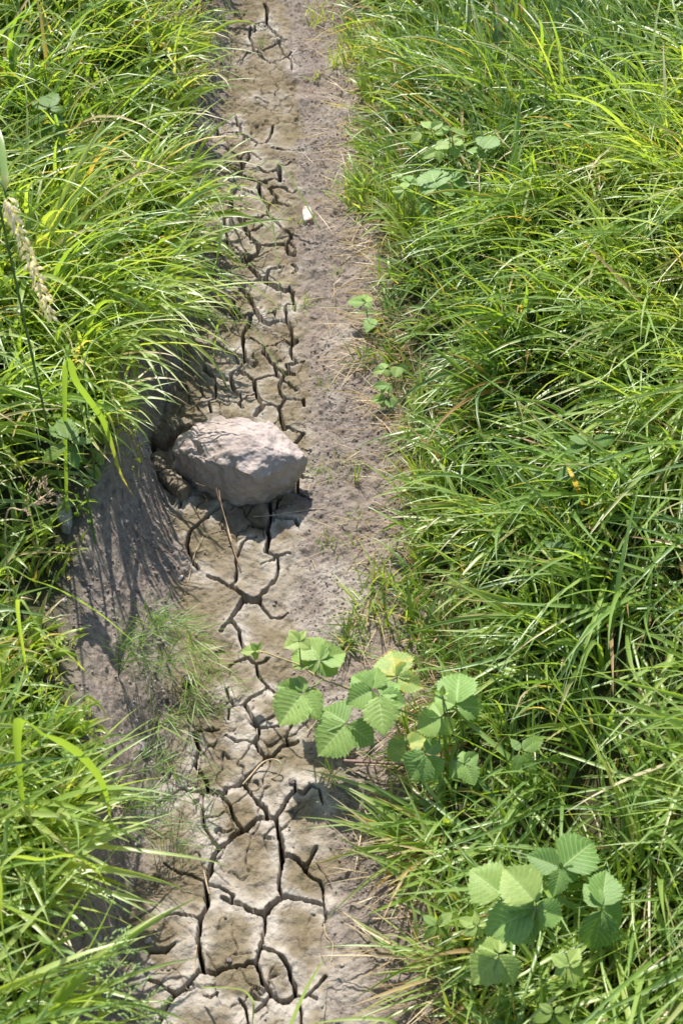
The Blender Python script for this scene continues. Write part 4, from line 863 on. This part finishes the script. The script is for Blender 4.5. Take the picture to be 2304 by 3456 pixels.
def nettle(label, px, py, h, tips, o=(0, 0, 1.0), lower=None, tint=.6):
    ox, oy, k = o; hb = gp(ox + px / k, oy + py / k, h); bp = np.array([hb[0] + .01, hb[1] - .01, float(ground_z(hb[0], hb[1]))])
    rt = thing("nettle_plant", label, "nettle", tuple(bp)); P = spline([bp, (bp + hb) / 2 + np.array([.006, 0, 0]), hb], 6)
    V, F = tube_geo(P, np.linspace(.002, .0012, len(P)), 6); obj("stem", mesh_np("stem", local(V, rt), F, M_STEM), rt)
    for i, tp in enumerate(tips):
        z_t = hb[2] + (tp[2] if len(tp) > 2 else -.008); t3 = plane_pt(ox + tp[0] / k, oy + tp[1] / k, z_t)
        base = np.array([hb[0], hb[1], min(hb[2], z_t + .015)]); ax = t3 - base; b3 = base + ax * .12
        V, F, at, spt = leaflet_geo(b3, t3, (tp[3] if len(tp) > 3 else .55) * .8, [rng.uniform(-.3, .3), rng.uniform(-.3, 0), 1], np.clip(tint + rng.uniform(-.25, .25), 0, 1), 0, .13, 12, fold=.2, droop=.15, nt_=46, clear=False)
        obj("leaf", mesh_np("leaf", local(V, rt), F, M_NETTLE, dict(leaf=at, spot=spt)), rt)
B5 = (1780, 1420, 4.703)
nettle("large nettle with long toothed leaves in the right grass", 985, 380, .20, [(635,205,.0),(570,475,-.015),(1255,480,-.008),(1395,245,.0),(425,910,-.06,.62),(870,840,-.05,.6),(1100,620,-.03),(1010,190,.01,.4)], B5)
nettle("nettle with a broad dark leaf directly below the large nettle", 500, 2050, .14, [(255,1910,.0),(785,1955,-.004),(768,2205,-.015),(300,2130,-.015),(480,1780,.006,.4),(470,2260,-.02)], B5, tint=.35)
nettle("small bright nettle left of the large nettle", 185, 870, .12, [(25,730,.0,.7),(300,860,-.004),(375,1100,-.02,.6),(200,1000,-.012)], B5, tint=.85)
B6 = (0, 250, 3.92)
nettle("nettle among the broad blades of the upper left bank", 645, 480, .26, [(660,180,.0),(445,310,.0),(885,640,-.02),(390,650,-.02),(860,850,-.04),(540,800,-.04),(850,440,.0)], B6, tint=.5)
nettle("nettle with yellowish top leaves overhanging the dark left slope", 570, 590, .22, [(765,570,.0),(650,815,-.03),(420,430,.0),(330,740,-.02),(650,470,.006),(520,350,.0)], (0, 1250, 2.45), tint=.8)
nettle("nettle with pale toothed leaves beside the lower right soil edge", 555, 1540, .10, [(430,1440,.0),(680,1410,.002),(435,1645,-.012),(490,1655,-.014),(660,1650,-.014),(590,1450,.006)], (1250, 2500, 2.46), tint=.95)
nettle("blurred yellowish nettle at the bottom right edge", 880, 1480, .16, [(760,1400,.0),(960,1420,.0),(700,1540,-.01),(1040,1560,-.012),(880,1600,-.02)], B2, tint=1.0)
nettle("dull nettle top crossed by grass beside the low shaded bramble", 820, 320, .12, [(780,250,.0),(930,240,.0),(790,420,-.012),(900,400,-.012)], (1152, 2304, 1.361), tint=.6)

# ------------------------------------------------------------------ feathery horsetails and small tufts
def horsetail(label, base, tips, dens=1.0, ln=.07, droop=1.0, tint=.25):
    b0 = gp(*base); b0[2] = float(ground_z(b0[0], b0[1])); rt = thing("horsetail", label, "horsetail", tuple(b0)); st = []; roots = []; dirs = []
    for tp in tips:
        t3 = gp(tp[0], tp[1], tp[2]); mid = (b0 + t3) / 2 + np.array([0, 0, .02 + tp[2] * .3]); P = spline([b0, mid, t3], 10)
        st.append(tube_geo(P, np.linspace(.0009, .0004, len(P)), 4)); t, s, u = frame(P)
        for i in range(3, len(P)):
            for _ in range(rng.poisson(1.35 * dens)):
                a = rng.uniform(0, 6.28); d = t[i] * .9 + .8 * (math.cos(a) * s[i] + math.sin(a) * u[i]); roots.append(P[i] + rng.normal(0, .004, 3)); dirs.append(d)
    V, F = join(st); obj("stem", mesh_np("stem", local(V, rt), F, M_STEM), rt)
    roots = np.array(roots); dirs = np.array(dirs); n = len(roots); dirs /= np.linalg.norm(dirs, axis=1, keepdims=True)
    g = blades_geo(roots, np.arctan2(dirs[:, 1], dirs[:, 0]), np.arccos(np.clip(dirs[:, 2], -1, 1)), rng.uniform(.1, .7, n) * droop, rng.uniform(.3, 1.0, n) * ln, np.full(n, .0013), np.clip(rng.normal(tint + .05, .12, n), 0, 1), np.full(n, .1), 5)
    blade_obj("branches", (local(g[0], rt), g[1], g[2]), rt)
horsetail("feathery horsetail sprawling right over the mud at lower left", (378,2788), [(560,2700,.07),(640,2690,.05),(690,2790,.04),(600,2850,.04)], 1.2, .085)
horsetail("feathery horsetail on the slope between soil clods and mud plates", (420,2620), [(560,2560,.05),(640,2640,.04),(690,2660,.04)], .8, .07)
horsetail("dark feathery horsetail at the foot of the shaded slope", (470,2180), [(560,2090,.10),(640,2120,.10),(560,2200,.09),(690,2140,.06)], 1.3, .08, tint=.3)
horsetail("bright feathery horsetail reaching furthest over the mud plates", (560,2230), [(680,2180,.08),(740,2240,.07),(790,2300,.03),(650,2290,.07)], 1.3, .08, tint=.55)
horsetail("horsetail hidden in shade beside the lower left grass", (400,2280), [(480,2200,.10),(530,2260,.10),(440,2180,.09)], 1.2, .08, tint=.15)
horsetail("sparse horsetail trailing below the bright one", (620,2340), [(690,2420,.05),(740,2390,.04),(640,2450,.04)], .8, .06, tint=.4)
horsetail("small horsetail above the long bent blade", (520,2460), [(600,2440,.06),(640,2500,.05),(560,2540,.04)], .7, .06, tint=.4)
horsetail("green weed trailing from the left grass near the top of the bed", (700,110), [(760,60,.08),(790,150,.06),(740,180,.06)], 1.2, .06, tint=.15)
def tuft(px, py, n, Lr, Wr, label, az=None, spread=3.14, lean=(.2, 1.1), tint=.5, sd_=.006, dryp=.12, name="grass_tuft"):
    g = gp(px, py, 0); X = g[0] + rng.normal(0, sd_, n); Y = g[1] + rng.normal(0, sd_, n)
    rt_ = np.stack([X, Y, ground_z(X, Y) - .002], -1); a = (rng.uniform(0, 6.28, n) if az is None else R(az) + rng.normal(0, spread, n)); d = rng.uniform(0, 1, n)
    geo = blades_geo(rt_, a, rng.uniform(*lean, n), rng.uniform(.1, .8, n), rng.uniform(*Lr, n), rng.uniform(*Wr, n), np.clip(rng.normal(tint, .15, n), 0, 1), np.where(d < dryp, .95, np.where(d < 3 * dryp, .55, .1)), 6)
    blade_obj(name, geo, label=label, category="grass tuft")
tuft(1174,2181,46,(.035,.085),(.0018,.003),"spiky star shaped grass tuft just above the bramble leaves",lean=(.4,1.4),tint=.35)
tuft(1249,2049,26,(.05,.11),(.0022,.0035),"thin tuft with a dry base on the sandy soil",lean=(.4,1.3),tint=.7,sd_=.015,dryp=.2)
tuft(1285,1985,26,(.05,.10),(.0025,.004),"tuft with short upright blades behind the dry based tuft",lean=(.1,.9),tint=.6,sd_=.015)
tuft(1360,2080,40,(.05,.11),(.0025,.004),"scattered bright tuft between the sandy soil and the right bank",lean=(.1,1.1),tint=.65,sd_=.03,dryp=.2)
tuft(1120,2630,16,(.02,.045),(.0015,.0025),"tiny tuft alone on the soil below the bramble",tint=.6)
tuft(1075,75,26,(.04,.08),(.002,.0035),"small bright tuft high on the right of the far bed",lean=(.1,.8),tint=.75,sd_=.02)
tuft(1165,228,26,(.05,.10),(.002,.0035),"upright tuft on the soil near the far right grass",lean=(.05,.5),tint=.7,sd_=.016)
tuft(1058,272,10,(.02,.04),(.0018,.003),"very small tuft in the middle of the far soil strip",tint=.8)
tuft(1125,242,12,(.03,.06),(.002,.003),"thin tuft left of the upright far tuft",lean=(.05,.6),tint=.8)
tuft(1190,430,18,(.03,.06),(.002,.003),"short tuft at the grass edge level with the far bramble",tint=.7,sd_=.02)
tuft(1150,660,22,(.03,.08),(.002,.0032),"sparse tuft right of the whitish stone chip",lean=(.1,1.0),tint=.65,sd_=.025)
tuft(1190,640,18,(.05,.09),(.002,.0035),"slim tuft of upright blades at the soil edge beside the sparse tuft",lean=(.05,.5),tint=.7,sd_=.012)
tuft(1140,922,10,(.015,.03),(.0012,.002),"very small weed on the soil strip left of the small seedlings",tint=.5)
tuft(1095,1305,16,(.015,.04),(.001,.0018),"fine tiny weed on the soil right of the plates behind the rock",tint=.6,sd_=.01)
tuft(1020,1032,24,(.015,.03),(.001,.0016),"film of tiny green weeds at the plate edge far behind the rock",tint=.6,sd_=.014)
tuft(1010,745,22,(.015,.035),(.001,.0016),"tiny green weeds beside the whitish stone chip",tint=.55,sd_=.015)
tuft(1085,1600,30,(.015,.035),(.001,.0016),"fine weeds on the soil close to the right side of the rock",tint=.55,sd_=.013)
tuft(1150,1560,22,(.015,.035),(.001,.0016),"fine weeds a little above and right of the rock",tint=.5,sd_=.016)
tuft(1205,1622,12,(.03,.06),(.0015,.0028),"small upright tuft on the soil right of the rock",lean=(.05,.6),tint=.55)
tuft(1185,1755,18,(.015,.035),(.001,.0018),"low weed on the soil to the lower right of the rock",tint=.55,sd_=.012)
tuft(1095,1840,18,(.015,.035),(.001,.0018),"low weed at the edge of the pale mud below the rock",tint=.5,sd_=.012)
tuft(1190,1838,22,(.02,.04),(.0012,.002),"low dark weed on the soil beside the sandy patch",tint=.35,sd_=.014)
tuft(1311,2752,18,(.04,.08),(.003,.0045),"small broad bladed tuft at the soil edge below the woody stem",lean=(.2,1.1),tint=.55)
tuft(1450,2800,34,(.09,.19),(.004,.0075),"large broad bladed tuft reaching left over the lower soil",180,.7,(.7,1.25),.55,.022)
tuft(1430,2905,40,(.08,.17),(.004,.007),"broad bladed tuft with orange tips below the large one",185,.8,(.7,1.3),.6,.022,.2)
tuft(1500,3275,18,(.10,.19),(.003,.006),"flat tuft of long blades lying left at the lower right",185,.5,(1.0,1.45),.5,.015,.15)
tuft(1420,2440,22,(.05,.12),(.0025,.004),"tuft of dull blades between the yellow spotted leaf and the grass",160,1.2,(.3,1.1),.5,.03,.25)
tuft(880,150,8,(.02,.04),(.0015,.0025),"tiny sprig of grass on the left side of the far mud",tint=.5)

# ------------------------------------------------------------------ the two banks of grass (built last: blades give way where leaves lie on top of them)
LX0, LY0, LC = -1.6, .1, .01
LZ = np.full((520, 340), 9.0)                   # lowest leaf above each centimetre of ground
for P3 in LEAVES:
    for (x, y, z) in P3:
        j, i = int((y - LY0) / LC), int((x - LX0) / LC)
        LZ[max(0, j - 4):j + 2, max(0, i - 1):i + 2] = np.minimum(LZ[max(0, j - 4):j + 2, max(0, i - 1):i + 2], z)
YR = (.12, 4.7)
gl = merge(
  field("l", 21000, 12, -1, YR, (.20, .40), (.0060, .0125), R(-42), 1.25, (.08, .55), (.7, 2.3), dryp=.05, tintm=.58, nseg=8, powk=1.7, short=(.55, .24)),
  field("l", 17000, 20, -1, YR, (.10, .24), (.003, .006), R(0), 1.6, (.1, .6), (.3, 1.5), dryp=.10, tintm=.5, nseg=5, short=(.6, .12)),
  field("l", 1000, 6, -1, (1.72, 4.7), (.10, .21), (.0045, .009), R(-30), .8, (.3, .9), (1.1, 2.1), dryp=.04, tintm=.6, nseg=9, depth=.10, edge=-.015, dens=.9, short=(1, .2)),
  field("l", 700, 5, -1, (1.68, 2.5), (.15, .27), (.0055, .0105), R(-52), .6, (.3, .8), (1.2, 2.2), dryp=.03, tintm=.6, nseg=10, depth=.10, edge=-.02, dens=.95, short=(1, .2)),
  field("l", 1300, 9, -1, (1.42, 1.95), (.26, .40), (.0055, .0105), R(-55), .6, (.15, .6), (1.0, 2.0), dryp=.04, tintm=.58, nseg=10, depth=.22, edge=.0, dens=.95, short=(1, .2)),
  field("l", 200, 5, -1, (.95, 1.75), (.10, .18), (.004, .008), R(-22), .7, (.3, .9), (.9, 1.8), dryp=.08, tintm=.6, nseg=9, depth=.12, edge=-.005, dens=.8, short=(1, .2)),
  field("l", 2200, 6, -1, (.15, .92), (.14, .25), (.007, .012), R(-12), .8, (.25, .9), (.7, 1.8), dryp=.03, tintm=.6, nseg=9, depth=.24, edge=-.002, dens=.9, short=(1, .2)))
blade_obj("long_grass", gl, kind="stuff", label="tall broad grass drooping from the left bank over the ditch", category="grass")
def az_right(X, Y, hi=.92, lo=.25):
    k = np.clip(.55 + 1.2 * fbm(X * 2.2, Y * 2.2, 2, 300), 0, 1)
    c_ = sstep(2.9, 2.1, Y) * np.clip((X - xg(Y)) / .12, .3, 1)
    p = lo + (hi - lo) * np.maximum(c_, .55 * k * np.clip((X - xg(Y)) / .25, .1, 1))
    return np.where(rng.uniform(0, 1, X.shape) < p, R(-140), R(110))
def az_right2(X, Y): return az_right(X, Y, .75, .05)
gr = merge(
  field("r", 23000, 14, 1, YR, (.15, .31), (.0045, .0092), az_right, .50, (.45, 1.1), (.4, 1.6), dryp=.04, tintm=.56, nseg=8, short=(.34, .26), edge=.025),
  field("r", 18000, 15, 1, YR, (.09, .18), (.0034, .0068), az_right2, .8, (.1, .6), (.2, 1.4), dryp=.04, tintm=.58, nseg=6, short=(.5, .18)),
  field("r", 12000, 20, 1, YR, (.04, .11), (.002, .0042), R(160), 1.6, (.1, .8), (.2, 1.2), dryp=.12, tintm=.4, nseg=4, short=(.6, .10)))
blade_obj("meadow_grass", gr, kind="stuff", label="dense green grass combed to the lower left over the right bank", category="grass")
# dry thatch along the foot of the right bank
def thatch(n, label):
    Y = rng.uniform(.5, 3.6, n); e = rng.normal(.03, .055, n); X = xg(Y) + e
    root = np.stack([X, Y, ground_z(X, Y) + rng.uniform(.001, .014, n)], -1)
    return blades_geo(root, R(185) + rng.normal(0, .8, n), rng.uniform(1.25, 1.6, n), rng.uniform(-.2, .4, n), rng.uniform(.03, .10, n), rng.uniform(.0009, .0022, n), rng.uniform(0, 1, n), np.ones(n), 4)
blade_obj("dry_grass", thatch(1700, ""), kind="stuff", label="dead straw and roots matted along the foot of the right bank", category="dry grass")
